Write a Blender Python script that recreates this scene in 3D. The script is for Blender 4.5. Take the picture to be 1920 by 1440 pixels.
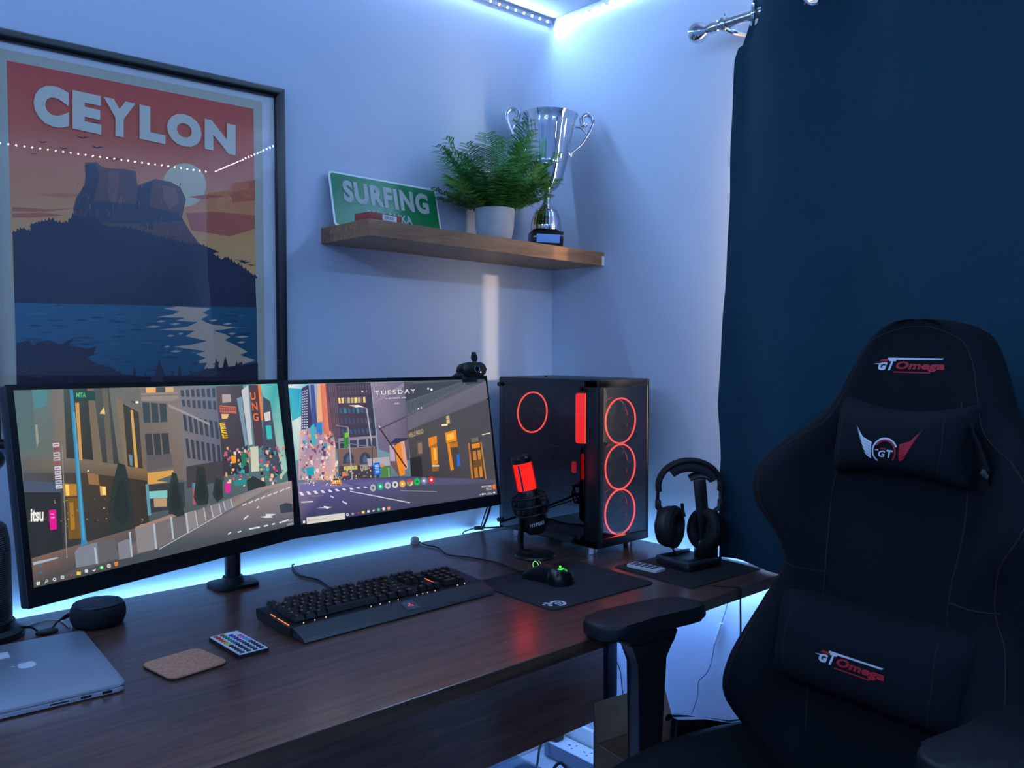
import bpy, bmesh, math, random
from mathutils import Vector as V, Matrix as M, Euler
from mathutils.bvhtree import BVHTree
random.seed(7)
PI = math.pi
sc = bpy.context.scene
for o in list(bpy.data.objects): bpy.data.objects.remove(o)
COL = sc.collection

# ------------------------------------------------------------------ camera
F, CX, CY = 1597.0, 960.0, 720.0
def _n(a): return V(a).normalized()
AX = _n((2735 - CX, 648 - CY, F))
AY = V((-480 - CX, 648 - CY, F)); AY = (AY - AY.dot(AX) * AX).normalized()
AZ = AX.cross(AY)
RW = M((AX, AY, AZ))                      # camera (right, down, forward) to room axes
CAM = V((-1.917, -1.938, 1.286))
cd = bpy.data.cameras.new('camera'); cam = bpy.data.objects.new('camera', cd); COL.objects.link(cam)
cd.sensor_width = 36; cd.lens = F / 1920 * 36; cd.clip_start = 0.02
_r, _u, _b = RW @ V((1, 0, 0)), RW @ V((0, -1, 0)), RW @ V((0, 0, -1))
cam.matrix_world = M(((_r.x, _u.x, _b.x, CAM.x), (_r.y, _u.y, _b.y, CAM.y), (_r.z, _u.z, _b.z, CAM.z), (0, 0, 0, 1)))
sc.camera = cam
# ------------------------------------------------------------------ world, daylight, exposure
SKY = 17.0
w = bpy.data.worlds.new('World'); sc.world = w; w.use_nodes = True
bg = w.node_tree.nodes['Background']; bg.inputs[0].default_value = (1.0, 0.86, 0.68, 1); bg.inputs[1].default_value = SKY
vs = sc.view_settings; vs.view_transform = 'Standard'; vs.look = 'None'; vs.exposure = 0.0; vs.gamma = 1; vs.use_curve_mapping = False
sc.display_settings.display_device = 'sRGB'
WIN = dict(y0=-2.05, y1=-0.715, z0=0.98, z1=2.02)
ld = bpy.data.lights.new('window_daylight', 'AREA'); ld.shape = 'RECTANGLE'; ld.size = WIN['y1'] - WIN['y0']; ld.size_y = WIN['z1'] - WIN['z0']
ld.cycles.is_portal = True
lo = bpy.data.objects.new('window_daylight', ld); COL.objects.link(lo)
lo.location = (0.02, (WIN['y0'] + WIN['y1']) / 2, (WIN['z0'] + WIN['z1']) / 2)
lo.rotation_euler = (PI / 2, 0, PI / 2)   # faces into the room (-x)
LED_CEIL, LED_DESK, LED_UNDER = 2050.0, 300.0, 2000.0
LEDC, LEDD = (0.34, 0.587, 1.0), (0.20, 0.53, 1.0)
cy = sc.cycles; cy.max_bounces = 7; cy.use_adaptive_sampling = True; cy.adaptive_threshold = 0.03; cy.diffuse_bounces = 3; cy.glossy_bounces = 3; cy.transparent_max_bounces = 12; cy.caustics_reflective = False; cy.caustics_refractive = False

sl = bpy.data.lights.new('low_sun', 'SUN'); sl.energy = 1.9; sl.color = (1.0, 0.72, 0.46); sl.angle = math.radians(1.6)
so = bpy.data.objects.new('low_sun', sl); COL.objects.link(so); so.location = (3, -6, 3)
so.rotation_euler = V((-0.305, 0.952, -0.14)).to_track_quat('-Z', 'Y').to_euler()

# ------------------------------------------------------------------ helpers
def ray(px, py): return RW @ V((px - CX, py - CY, F))
def on_z(px, py, z):
    d = ray(px, py); return CAM + d * ((z - CAM.z) / d.z)
def on_y(px, py, y):
    d = ray(px, py); return CAM + d * ((y - CAM.y) / d.y)
def on_x(px, py, x):
    d = ray(px, py); return CAM + d * ((x - CAM.x) / d.x)
def lin(c): return tuple(((v / 255) / 12.92 if v <= 10 else (((v / 255) + 0.055) / 1.055) ** 2.4) for v in c)
IR, IF = V((0.743, -0.669, 0)), V((0.669, 0.743, 0))   # directions across / along the view, on the floor

MATS = {}
def mat(name, rgb=None, rough=0.5, metal=0.0, emit=None, estr=1.0, spec=0.5, coat=0.0, bump=None, vary=None, sheen=0.0):
    """rgb in sRGB 0-255; bump=(scale, strength, stretch); vary=(scale, amount)"""
    if name in MATS: return MATS[name]
    m = bpy.data.materials.new(name); m.use_nodes = True; nt = m.node_tree; p = nt.nodes['Principled BSDF']
    c = lin(rgb) if rgb else (0, 0, 0)
    p.inputs['Base Color'].default_value = (*c, 1); p.inputs['Roughness'].default_value = rough; p.inputs['Metallic'].default_value = metal
    p.inputs['Specular IOR Level'].default_value = spec; p.inputs['Coat Weight'].default_value = coat
    if sheen: p.inputs['Sheen Weight'].default_value = sheen
    if emit:
        p.inputs['Emission Color'].default_value = (*lin(emit), 1); p.inputs['Emission Strength'].default_value = estr
    if vary or bump:
        tc = nt.nodes.new('ShaderNodeTexCoord')
    if vary:
        n = nt.nodes.new('ShaderNodeTexNoise'); n.inputs['Scale'].default_value = vary[0]; n.inputs['Detail'].default_value = 5
        nt.links.new(tc.outputs['Object'], n.inputs['Vector'])
        r = nt.nodes.new('ShaderNodeValToRGB'); a = vary[1]
        r.color_ramp.elements[0].position = 0.3; r.color_ramp.elements[1].position = 0.7
        r.color_ramp.elements[0].color = (*[v * (1 - a) for v in c], 1); r.color_ramp.elements[1].color = (*[min(1, v * (1 + a)) for v in c], 1)
        nt.links.new(n.outputs['Fac'], r.inputs['Fac']); nt.links.new(r.outputs['Color'], p.inputs['Base Color'])
    if bump:
        n = nt.nodes.new('ShaderNodeTexNoise'); n.inputs['Scale'].default_value = bump[0]; n.inputs['Detail'].default_value = 3
        mp = nt.nodes.new('ShaderNodeMapping'); mp.inputs['Scale'].default_value = bump[2] if len(bump) > 2 else (1, 1, 1)
        nt.links.new(tc.outputs['Object'], mp.inputs['Vector']); nt.links.new(mp.outputs['Vector'], n.inputs['Vector'])
        b = nt.nodes.new('ShaderNodeBump'); b.inputs['Strength'].default_value = bump[1]; b.inputs['Distance'].default_value = 0.002
        nt.links.new(n.outputs['Fac'], b.inputs['Height']); nt.links.new(b.outputs['Normal'], p.inputs['Normal'])
    MATS[name] = m; return m
def wood(name, dark, light, rough, axis_scale, ring=3.0, coat=0.0, spec=0.5):
    if name in MATS: return MATS[name]
    m = bpy.data.materials.new(name); m.use_nodes = True; nt = m.node_tree; p = nt.nodes['Principled BSDF']; L = nt.links.new
    tc = nt.nodes.new('ShaderNodeTexCoord'); mp = nt.nodes.new('ShaderNodeMapping'); mp.inputs['Scale'].default_value = axis_scale
    L(tc.outputs['Object'], mp.inputs['Vector'])
    n1 = nt.nodes.new('ShaderNodeTexNoise'); n1.inputs['Scale'].default_value = ring; n1.inputs['Detail'].default_value = 8; n1.inputs['Distortion'].default_value = 0.8
    L(mp.outputs['Vector'], n1.inputs['Vector'])
    n2 = nt.nodes.new('ShaderNodeTexNoise'); n2.inputs['Scale'].default_value = ring * 9; n2.inputs['Detail'].default_value = 4
    L(mp.outputs['Vector'], n2.inputs['Vector'])
    mx = nt.nodes.new('ShaderNodeMath'); mx.operation = 'MULTIPLY_ADD'; mx.inputs[1].default_value = 0.3
    L(n2.outputs['Fac'], mx.inputs[0]); L(n1.outputs['Fac'], mx.inputs[2])
    r = nt.nodes.new('ShaderNodeValToRGB'); r.color_ramp.elements[0].position = 0.42; r.color_ramp.elements[1].position = 0.86
    r.color_ramp.elements[0].color = (*lin(dark), 1); r.color_ramp.elements[1].color = (*lin(light), 1)
    L(mx.outputs[0], r.inputs['Fac']); L(r.outputs['Color'], p.inputs['Base Color'])
    p.inputs['Roughness'].default_value = rough; p.inputs['Coat Weight'].default_value = coat; p.inputs['Coat Roughness'].default_value = 0.22; p.inputs['Coat IOR'].default_value = 1.6; p.inputs['Specular IOR Level'].default_value = spec
    b = nt.nodes.new('ShaderNodeBump'); b.inputs['Strength'].default_value = 0.15; b.inputs['Distance'].default_value = 0.001
    L(n2.outputs['Fac'], b.inputs['Height']); L(b.outputs['Normal'], p.inputs['Normal'])
    MATS[name] = m; return m
def glass(name, tint, ior=1.5, rough=0.0, mixin=0.0):
    """thin pane: clear tint plus mirror reflection by fresnel"""
    if name in MATS: return MATS[name]
    m = bpy.data.materials.new(name); m.use_nodes = True; nt = m.node_tree; nt.nodes.clear(); L = nt.links.new
    out = nt.nodes.new('ShaderNodeOutputMaterial'); mx = nt.nodes.new('ShaderNodeMixShader')
    t = nt.nodes.new('ShaderNodeBsdfTransparent'); t.inputs[0].default_value = (*tint, 1)
    g = nt.nodes.new('ShaderNodeBsdfGlossy'); g.inputs['Roughness'].default_value = rough
    f = nt.nodes.new('ShaderNodeFresnel'); f.inputs['IOR'].default_value = ior
    gm = nt.nodes.new('ShaderNodeNewGeometry'); mi = nt.nodes.new('ShaderNodeMapRange'); mi.inputs['To Min'].default_value = ior; mi.inputs['To Max'].default_value = 1 / ior
    L(gm.outputs['Backfacing'], mi.inputs['Value']); L(mi.outputs['Result'], f.inputs['IOR'])      # both faces of a pane mirror alike
    a = nt.nodes.new('ShaderNodeMath'); a.operation = 'ADD'; a.inputs[1].default_value = mixin; a.use_clamp = True
    L(f.outputs[0], a.inputs[0]); L(a.outputs[0], mx.inputs[0]); L(t.outputs[0], mx.inputs[1]); L(g.outputs[0], mx.inputs[2]); L(mx.outputs[0], out.inputs[0])
    MATS[name] = m; return m
def emission(name, rgb_lin, strength):
    if name in MATS: return MATS[name]
    m = bpy.data.materials.new(name); m.use_nodes = True; nt = m.node_tree; nt.nodes.clear()
    out = nt.nodes.new('ShaderNodeOutputMaterial'); e = nt.nodes.new('ShaderNodeEmission')
    e.inputs[0].default_value = (*rgb_lin, 1); e.inputs[1].default_value = strength
    nt.links.new(e.outputs[0], out.inputs[0]); MATS[name] = m; return m
def printed(name, kind, strength=1.0):
    """flat print or screen picture: colours stored per face corner"""
    m = bpy.data.materials.new(name); m.use_nodes = True; nt = m.node_tree; p = nt.nodes['Principled BSDF']
    a = nt.nodes.new('ShaderNodeVertexColor'); a.layer_name = 'ink'
    if kind == 'screen':
        p.inputs['Base Color'].default_value = (0.01, 0.01, 0.01, 1); p.inputs['Roughness'].default_value = 0.45; p.inputs['Specular IOR Level'].default_value = 0.3
        nt.links.new(a.outputs[0], p.inputs['Emission Color']); p.inputs['Emission Strength'].default_value = strength
    else:
        nt.links.new(a.outputs[0], p.inputs['Base Color']); p.inputs['Roughness'].default_value = 0.6
    MATS[name] = m; return m

def nb(): return bmesh.new()
def _tf(bm, vs, mx):
    if mx is not None: bmesh.ops.transform(bm, matrix=mx, verts=vs)
def box(bm, c, s, rot=None, bev=0.0, seg=2, mx=None):
    r = bmesh.ops.create_cube(bm, size=1.0); vs = r['verts']
    m = M.Translation(V(c)) @ (rot.to_matrix().to_4x4() if isinstance(rot, Euler) else (rot if rot is not None else M.Identity(4))) @ M.Diagonal((*s, 1))
    bmesh.ops.transform(bm, matrix=m, verts=vs)
    if bev > 0:
        es = list({e for v in vs for e in v.link_edges})
        rr = bmesh.ops.bevel(bm, geom=es, offset=bev, segments=seg, affect='EDGES', profile=0.5, clamp_overlap=True)
        vs = list({v for f in rr['faces'] for v in f.verts} | {v for v in vs if v.is_valid})
    _tf(bm, vs, mx); return vs
def lathe(bm, prof, n=32, mx=None, rfun=None, cap=True):
    rings = []; new = []
    for r, z in prof:
        ring = []
        for k in range(n):
            a = 2 * PI * k / n; rr = r * (rfun(a, z) if rfun else 1)
            ring.append(bm.verts.new((rr * math.cos(a), rr * math.sin(a), z)))
        rings.append(ring); new += ring
    for a, b in zip(rings, rings[1:]):
        for k in range(n):
            bm.faces.new((a[k], a[(k + 1) % n], b[(k + 1) % n], b[k]))
    if cap:
        if prof[0][0] > 1e-6: bm.faces.new(rings[0][::-1])
        if prof[-1][0] > 1e-6: bm.faces.new(rings[-1])
    _tf(bm, new, mx); return new
def align(p0, d):
    """matrix whose z axis runs along d from p0"""
    q = V((0, 0, 1)).rotation_difference(V(d).normalized()); return M.Translation(V(p0)) @ q.to_matrix().to_4x4()
def cyl(bm, p0, p1, r0, r1=None, n=24, bev=0.0):
    p0, p1 = V(p0), V(p1); L = (p1 - p0).length; r1 = r0 if r1 is None else r1
    pr = [(max(r0 - bev, 0), 0), (r0, bev), (r1, L - bev), (max(r1 - bev, 0), L)] if bev else [(r0, 0), (r1, L)]
    return lathe(bm, pr, n, align(p0, p1 - p0))
def ball(bm, c, r, sc3=(1, 1, 1), n=24, mx=None):
    rr = bmesh.ops.create_uvsphere(bm, u_segments=n, v_segments=max(8, n // 2), radius=r)
    bmesh.ops.transform(bm, matrix=M.Translation(V(c)) @ (mx if mx is not None else M.Identity(4)) @ M.Diagonal((*sc3, 1)), verts=rr['verts']); return rr['verts']
def smooth_path(pts, sub=6, closed=False):
    pts = [V(p) for p in pts]; n = len(pts)
    if n < 3: return pts
    out = []
    rng = range(n) if closed else range(n - 1)
    for i in rng:
        g = (lambda k: pts[k % n]) if closed else (lambda k: pts[min(max(k, 0), n - 1)])
        p0, p1, p2, p3 = g(i - 1), g(i), g(i + 1), g(i + 2)
        for s in range(sub):
            t = s / sub
            out.append(0.5 * ((2 * p1) + (p2 - p0) * t + (2 * p0 - 5 * p1 + 4 * p2 - p3) * t * t + (3 * p1 - p0 - 3 * p2 + p3) * t ** 3))
    if not closed: out.append(pts[-1])
    return out
def tube(bm, pts, r, n=8, closed=False, sub=6, flat=1.0, up=None):
    """sweep; r number or function of 0..1; flat squashes the second axis"""
    P = smooth_path(pts, sub, closed) if sub else [V(p) for p in pts]
    N = len(P); rings = []; nrm = None
    for i, p in enumerate(P):
        a = P[(i - 1) % N] if (closed or i > 0) else p; b = P[(i + 1) % N] if (closed or i < N - 1) else p
        t = (b - a).normalized()
        if up is not None: nrm = (V(up) - t * V(up).dot(t)).normalized()
        elif nrm is None:
            nrm = t.orthogonal().normalized()
        else:
            nrm = (nrm - t * nrm.dot(t)).normalized()
        bi = t.cross(nrm); rr = r(i / max(1, N - 1)) if callable(r) else r
        rings.append([bm.verts.new(p + nrm * (rr * math.cos(2 * PI * k / n)) + bi * (rr * flat * math.sin(2 * PI * k / n))) for k in range(n)])
    pairs = list(zip(rings, rings[1:])) + ([(rings[-1], rings[0])] if closed else [])
    for a, b in pairs:
        for k in range(n): bm.faces.new((a[k], a[(k + 1) % n], b[(k + 1) % n], b[k]))
    if not closed: bm.faces.new(rings[0][::-1]); bm.faces.new(rings[-1])
def prism(bm, poly, z0, z1, mx=None, bev=0.0, seg=2):
    a = [bm.verts.new((x, y, z0)) for x, y in poly]; b = [bm.verts.new((x, y, z1)) for x, y in poly]; n = len(poly)
    f0 = bm.faces.new(a[::-1]); f1 = bm.faces.new(b); vs = a + b
    for i in range(n): bm.faces.new((a[i], a[(i + 1) % n], b[(i + 1) % n], b[i]))
    if bev:
        rr = bmesh.ops.bevel(bm, geom=list(f1.edges) + list(f0.edges), offset=bev, segments=seg, affect='EDGES', profile=0.5)
        vs = list({v for f in rr['faces'] for v in f.verts} | {v for v in vs if v.is_valid})
    _tf(bm, vs, mx); return vs
def rrect(w, h, r, n=5, cx=0, cy=0):
    out = []
    for sx, sy, a0 in ((1, 1, 0), (-1, 1, 90), (-1, -1, 180), (1, -1, 270)):
        for k in range(n + 1):
            a = math.radians(a0 + 90 * k / n); out.append((cx + sx * (w / 2 - r) + r * math.cos(a), cy + sy * (h / 2 - r) + r * math.sin(a)))
    return out
def torus(bm, c, R, r, mx=None, n=32, m=8, arc=(0, 2 * PI)):
    full = abs(arc[1] - arc[0] - 2 * PI) < 1e-6; K = n if full else n + 1; rings = []; vs = []
    for i in range(K):
        a = arc[0] + (arc[1] - arc[0]) * i / n
        ring = [bm.verts.new(((R + r * math.cos(2 * PI * j / m)) * math.cos(a), (R + r * math.cos(2 * PI * j / m)) * math.sin(a), r * math.sin(2 * PI * j / m))) for j in range(m)]
        rings.append(ring); vs += ring
    for i in range(n):
        a, b = rings[i], rings[(i + 1) % K]
        for j in range(m): bm.faces.new((a[j], b[j], b[(j + 1) % m], a[(j + 1) % m]))
    if not full: bm.faces.new(rings[0]); bm.faces.new(rings[-1][::-1])
    _tf(bm, vs, M.Translation(V(c)) @ (mx if mx is not None else M.Identity(4))); return vs

def chain(o):
    m = o.matrix_basis.copy()
    while o.parent: o = o.parent; m = o.matrix_basis @ m
    return m
def obj(name, bm, material, parent=None, local=False, smooth=None, label=None, sharp=35, base=None):
    me = bpy.data.meshes.new(name)
    if bm.faces: bmesh.ops.recalc_face_normals(bm, faces=bm.faces)
    bm.to_mesh(me); bm.free()
    o = bpy.data.objects.new(name, me); COL.objects.link(o)
    me.materials.append(MATS[material] if isinstance(material, str) else material)
    if smooth is not False:
        me.polygons.foreach_set('use_smooth', [True] * len(me.polygons)); me.set_sharp_from_angle(angle=math.radians(sharp))
    if parent:
        o.parent = parent
        if not local: me.transform(chain(parent).inverted())
    elif not local:
        co = [v.co for v in me.vertices]
        c = V(base) if base else V(((min(v.x for v in co) + max(v.x for v in co)) / 2, (min(v.y for v in co) + max(v.y for v in co)) / 2, min(v.z for v in co)))
        me.transform(M.Translation(-c)); o.location = c
    if label: o['label'] = label
    return o
def tag(o, label=None, cat=None, group=None, kind=None):
    if label: o['label'] = label
    if cat: o['category'] = cat
    if group: o['group'] = group
    if kind: o['kind'] = kind
    return o
def thing(name, label, cat, loc=(0, 0, 0), rz=0.0, group=None, rot=None):
    o = bpy.data.objects.new(name, None); COL.objects.link(o); o.empty_display_size = 0.05
    o.location = loc; o.rotation_euler = rot if rot else (0, 0, rz)
    return tag(o, label, cat, group)
def inst(name, src, parent, loc, rot=(0, 0, 0), scale=None):
    o = bpy.data.objects.new(name, src if isinstance(src, bpy.types.Mesh) else src.data); COL.objects.link(o); o.parent = parent
    o.location = loc; o.rotation_euler = rot
    if scale: o.scale = scale
    return o

# text -> triangles in a unit box
_TX = {}
def text_shape(s, bold=0.0, space=1.0):
    key = (s, bold, space)
    if key in _TX: return _TX[key]
    cu = bpy.data.curves.new('t', 'FONT'); cu.body = s; cu.offset = bold; cu.space_character = space; cu.resolution_u = 4; cu.fill_mode = 'FRONT'
    o = bpy.data.objects.new('t', cu); COL.objects.link(o)
    me = bpy.data.meshes.new_from_object(o.evaluated_get(bpy.context.evaluated_depsgraph_get()))
    vs_ = [(v.co.x, v.co.y) for v in me.vertices]; fs = [tuple(p.vertices) for p in me.polygons]
    bpy.data.objects.remove(o); bpy.data.curves.remove(cu); bpy.data.meshes.remove(me)
    x0 = min(v[0] for v in vs_); x1 = max(v[0] for v in vs_); y0 = min(v[1] for v in vs_); y1 = max(v[1] for v in vs_)
    _TX[key] = ([((x - x0) / (x1 - x0), (y - y0) / (y1 - y0)) for x, y in vs_], fs); return _TX[key]

class Paint:
    """flat coloured shapes laid on a plane in the room, later shapes on top"""
    def __init__(s, origin, normal, step=1.2e-5, lift=0.0):
        s.o, s.n, s.step, s.lift = V(origin), V(normal).normalized(), step, lift; s.v, s.f, s.c, s.k = [], [], [], 0; s.f2 = lambda x, y: (x, y)
    def pt(s, p):
        px, py = s.f2(*p); d = ray(px, py); return CAM + d * ((s.o - CAM).dot(s.n) / d.dot(s.n))
    def _add(s, pts3, cols):
        b = len(s.v); off = s.n * (s.lift + s.k * s.step)
        s.v += [p + off for p in pts3]; s.f.append(tuple(range(b, b + len(pts3)))); s.c.append(cols)
    def poly(s, pts, col, world=False):
        s.k += 1; P = [V(p) if world else s.pt(p) for p in pts]
        cols = [lin(c) for c in col] if isinstance(col[0], (tuple, list)) else [lin(col)] * len(P)
        s._add(P, cols)
    def rect(s, x0, y0, x1, y1, col): s.poly(((x0, y0), (x1, y0), (x1, y1), (x0, y1)), col)
    def quad(s, q, u, v):
        a = V(q[0]).lerp(V(q[1]), u); b = V(q[3]).lerp(V(q[2]), u); return tuple(a.lerp(b, v))
    def grid(s, q, nx, ny, fx, fy, col, keep=1.0, alt=None):
        s.k += 1
        q = [V((*p, 0)) for p in q]
        for i in range(nx):
            for j in range(ny):
                if random.random() > keep: continue
                c = alt[random.randrange(len(alt))] if alt and random.random() < 0.25 else col
                u0, u1 = (i + (1 - fx) / 2) / nx, (i + (1 + fx) / 2) / nx; v0, v1 = (j + (1 - fy) / 2) / ny, (j + (1 + fy) / 2) / ny
                s._add([s.pt(s.quad(q, u, v)[:2]) for u, v in ((u0, v0), (u1, v0), (u1, v1), (u0, v1))], [lin(c)] * 4)
    def disc(s, x, y, rx, ry, col, n=18, r0=0.0):
        s.k += 1
        if r0 == 0: s._add([s.pt((x + rx * math.cos(2 * PI * k / n), y + ry * math.sin(2 * PI * k / n))) for k in range(n)], [lin(col)] * n)
        else:
            for k in range(n):
                a, b = 2 * PI * k / n, 2 * PI * (k + 1) / n
                s._add([s.pt((x + q * rx * math.cos(t), y + q * ry * math.sin(t))) for q, t in ((r0, a), (1, a), (1, b), (r0, b))], [lin(col)] * 4)
    def line(s, x0, y0, x1, y1, wd, col):
        d = V((x1 - x0, y1 - y0)).normalized(); n = V((-d.y, d.x)) * wd / 2
        s.poly(((x0 + n.x, y0 + n.y), (x1 + n.x, y1 + n.y), (x1 - n.x, y1 - n.y), (x0 - n.x, y0 - n.y)), col)
    def text(s, t, tl, tr, bl, col, bold=0.0, space=1.0):
        """text box corners: top-left, top-right, bottom-left"""
        s.k += 1; vs_, fs = text_shape(t, bold, space); A, B, Cc = V(tl), V(tr), V(bl)
        P = [s.pt(tuple(Cc + (B - A) * x + (A - Cc) * y)) for x, y in vs_]
        for f in fs: s._add([P[i] for i in f], [lin(col)] * len(f))
    def build(s, name, material, parent, label=None):
        inv = chain(parent).inverted(); me = bpy.data.meshes.new(name)
        me.from_pydata([inv @ v for v in s.v], [], s.f); me.update()
        at = me.color_attributes.new('ink', 'FLOAT_COLOR', 'CORNER')
        i = 0
        for cols in s.c:
            for c in cols: at.data[i].color = (*c, 1); i += 1
        me.materials.append(material)
        o = bpy.data.objects.new(name, me); COL.objects.link(o); o.parent = parent
        if label: o['label'] = label
        return o

# ------------------------------------------------------------------ materials
mat('wall_paint', (202, 212, 232), 0.85, bump=(220, 0.06))
mat('ceiling_paint', (215, 222, 236), 0.9)
mat('white_plastic', (222, 224, 228), 0.35)
mat('upvc', (235, 235, 235), 0.3)
mat('black_plastic', (16, 18, 22), 0.42)
mat('black_satin', (12, 14, 18), 0.3)
mat('black_matte', (13, 15, 19), 0.75)
mat('black_gloss', (8, 9, 12), 0.12)
mat('dark_steel', (60, 66, 76), 0.38, 0.9)
mat('chrome', (225, 228, 232), 0.07, 1.0)
mat('brushed_steel', (190, 190, 195), 0.25, 1.0)
mat('rubber', (10, 11, 13), 0.7)
mat('cable_black', (9, 10, 12), 0.5)
mat('cable_white', (215, 218, 225), 0.45)
mat('cardboard', (120, 92, 66), 0.85, vary=(30, 0.12))
wood('walnut', (64, 40, 33), (122, 80, 66), 0.36, (1.6, 22, 22), 3.0, coat=1.0, spec=0.6)
wood('walnut_edge', (44, 30, 22), (84, 60, 44), 0.5, (1.2, 14, 14), 3.0)
wood('oak', (118, 78, 52), (168, 120, 84), 0.45, (2.2, 26, 26), 2.6)
mat('floor_vinyl', (196, 196, 204), 0.55, vary=(3, 0.06))
emission('led_ceiling', LEDC, LED_CEIL); emission('led_desk', LEDD, LED_DESK); emission('led_under', (0.19, 0.42, 1.0), LED_UNDER)
emission('red_light', (1.0, 0.045, 0.03), 6.0); emission('red_ring', (1.0, 0.07, 0.045), 17.0); emission('red_dim', (1.0, 0.01, 0.008), 3)
emission('green_light', (0.05, 1.0, 0.10), 1.6); emission('orange_light', (1.0, 0.30, 0.12), 1.2); emission('white_light', (1, .95, .9), 1.2)
glass('clear_glass', (1.0, 1.0, 1.0), 1.5); glass('window_glass', (0.98, 0.98, 0.98), 1.12); glass('tinted_glass', (0.30, 0.31, 0.34), 1.62, mixin=0.05)
glass('clear_plastic', (0.72, 0.78, 0.84), 1.5, 0.08, mixin=0.04)

# ------------------------------------------------------------------ the room
X0, Y0, H = -3.1, -2.62, 2.307
def struct(name, bm, m, parent=None, **k):
    o = obj(name, bm, m, parent, **k)
    if not parent: o['kind'] = 'structure'
    return o
bm = nb(); box(bm, ((X0) / 2, Y0 / 2, -0.05), (-X0 + 0.4, -Y0 + 0.4, 0.1)); struct('floor', bm, 'floor_vinyl')
bm = nb(); box(bm, ((X0) / 2, Y0 / 2, H + 0.05), (-X0 + 0.4, -Y0 + 0.4, 0.1)); struct('ceiling', bm, 'ceiling_paint')
bm = nb(); box(bm, (X0 / 2, 0.06, H / 2), (-X0 + 0.4, 0.12, H)); struct('wall_back', bm, 'wall_paint')
bm = nb(); box(bm, (X0 / 2, Y0 - 0.06, H / 2), (-X0 + 0.4, 0.12, H)); struct('wall_front', bm, 'wall_paint')
bm = nb(); box(bm, (X0 - 0.06, Y0 / 2, H / 2), (0.12, -Y0, H)); struct('wall_left', bm, 'wall_paint')
bm = nb(); y0, y1, z0, z1 = WIN['y0'], WIN['y1'], WIN['z0'], WIN['z1']      # window wall, one piece round the opening
def wseg(ya, yb, za, zb): box(bm, (0.09, (ya + yb) / 2, (za + zb) / 2), (0.18, yb - ya, zb - za))
wseg(Y0, y0, 0, H); wseg(y1, 0, 0, H); wseg(y0, y1, 0, z0); wseg(y0, y1, z1, H)
bmesh.ops.remove_doubles(bm, verts=bm.verts, dist=1e-5); struct('wall_right', bm, 'wall_paint', smooth=False)
wn = bpy.data.objects.new('window_1', None); COL.objects.link(wn); wn.location = (0.06, (y0 + y1) / 2, z0); wn['kind'] = 'structure'
bm = nb()
for ya, yb, za, zb in ((y0, y1, z0, z0 + .05), (y0, y1, z1 - .05, z1), (y0, y0 + .05, z0 + .05, z1 - .05), (y1 - .09, y1, z0 + .05, z1 - .05), (-1.62, -1.56, z0 + .05, z1 - .05), (-1.20, -1.15, z0 + .05, z1 - .05)):
    box(bm, (0.060, (ya + yb) / 2, (za + zb) / 2), (0.05, yb - ya, zb - za))
struct('window_frame', bm, 'upvc', wn)
for ya, yb in ((y0 + .05, -1.62), (-1.56, -1.20), (-1.15, y1 - .09)):
    bm = nb(); box(bm, (0.060, (ya + yb) / 2, (z0 + z1) / 2), (0.006, yb - ya, z1 - z0 - .1)); struct('pane', bm, 'window_glass', wn)
bm = nb(); box(bm, (0.012, (y0 + y1) / 2, z0 + 0.009), (0.044, y1 - y0 - .004, 0.018), bev=.004); struct('window_sill', bm, 'upvc', wn)
for nm, c, s in (('baseboard_back', (X0 / 2, -0.008, 0.05), (-X0, 0.016, 0.1)), ('baseboard_right', (-0.008, Y0 / 2, 0.05), (0.016, -Y0 - 0.034, 0.1))):
    bm = nb(); box(bm, c, s, bev=0.004); struct(nm, bm, 'upvc')

# ------------------------------------------------------------------ light strips
def chip_box(bm, c, rot=None):
    """chip whose outward (+y) face glows; the rest is its white body"""
    vs_ = box(bm, (0, 0, 0), (0.005, 0.0018, 0.005)); fs = {f for v in vs_ for f in v.link_faces}
    for f in fs: f.material_index = 1 if f.calc_center_median().y > 0.0008 else 0
    bmesh.ops.transform(bm, matrix=M.Translation(V(c)) @ (rot if rot is not None else M.Identity(4)), verts=vs_)
mat('strip_tape', (226, 230, 238), 0.5)
bm = nb(); chip_box(bm, (0, 0, 0)); chip_me = bpy.data.meshes.new('led_chip'); bm.to_mesh(chip_me); bm.free(); chip_me.materials.append(MATS['strip_tape']); chip_me.materials.append(MATS['led_ceiling'])
chip_desk = chip_me.copy(); chip_desk.materials[1] = MATS['led_desk']; chip_under = chip_me.copy(); chip_under.materials[1] = MATS['led_under']
mat('strip_tape', (226, 230, 238), 0.5)
def led_strip(label, a, b, out, near, chip, pitch=0.0333, wdt=0.010, group=None, up=(0, 0, 1)):
    """tape from a to b facing out; chips within `near` metres of a are parts, the rest one piece"""
    a, b, out = V(a), V(b), V(out).normalized(); d = (b - a).normalized(); L = (b - a).length; upv = V(up)
    t = thing('led_strip', label, 'light strip', (a + b) / 2, group=group)
    rot = M((d, out, upv)).transposed().to_4x4()
    bm = nb(); box(bm, (a + b) / 2 + out * 0.0006, (L, 0.0012, wdt), rot=rot); obj('tape', bm, 'strip_tape', t)
    eul = rot.to_euler(); rest = nb(); n = int(L / pitch)
    for k in range(n):
        p = a + d * (pitch * (k + 0.5)) + out * 0.0021
        if pitch * (k + .5) < near: inst('led_chip', chip, t, p - t.location, eul)
        else: chip_box(rest, p, rot)
    if rest.verts:
        o = tag(obj('led_run', rest, 'strip_tape', t, smooth=False), kind='stuff'); o.data.materials.append(chip.materials[1])
    else: rest.free()
zs = H - 0.012
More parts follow.
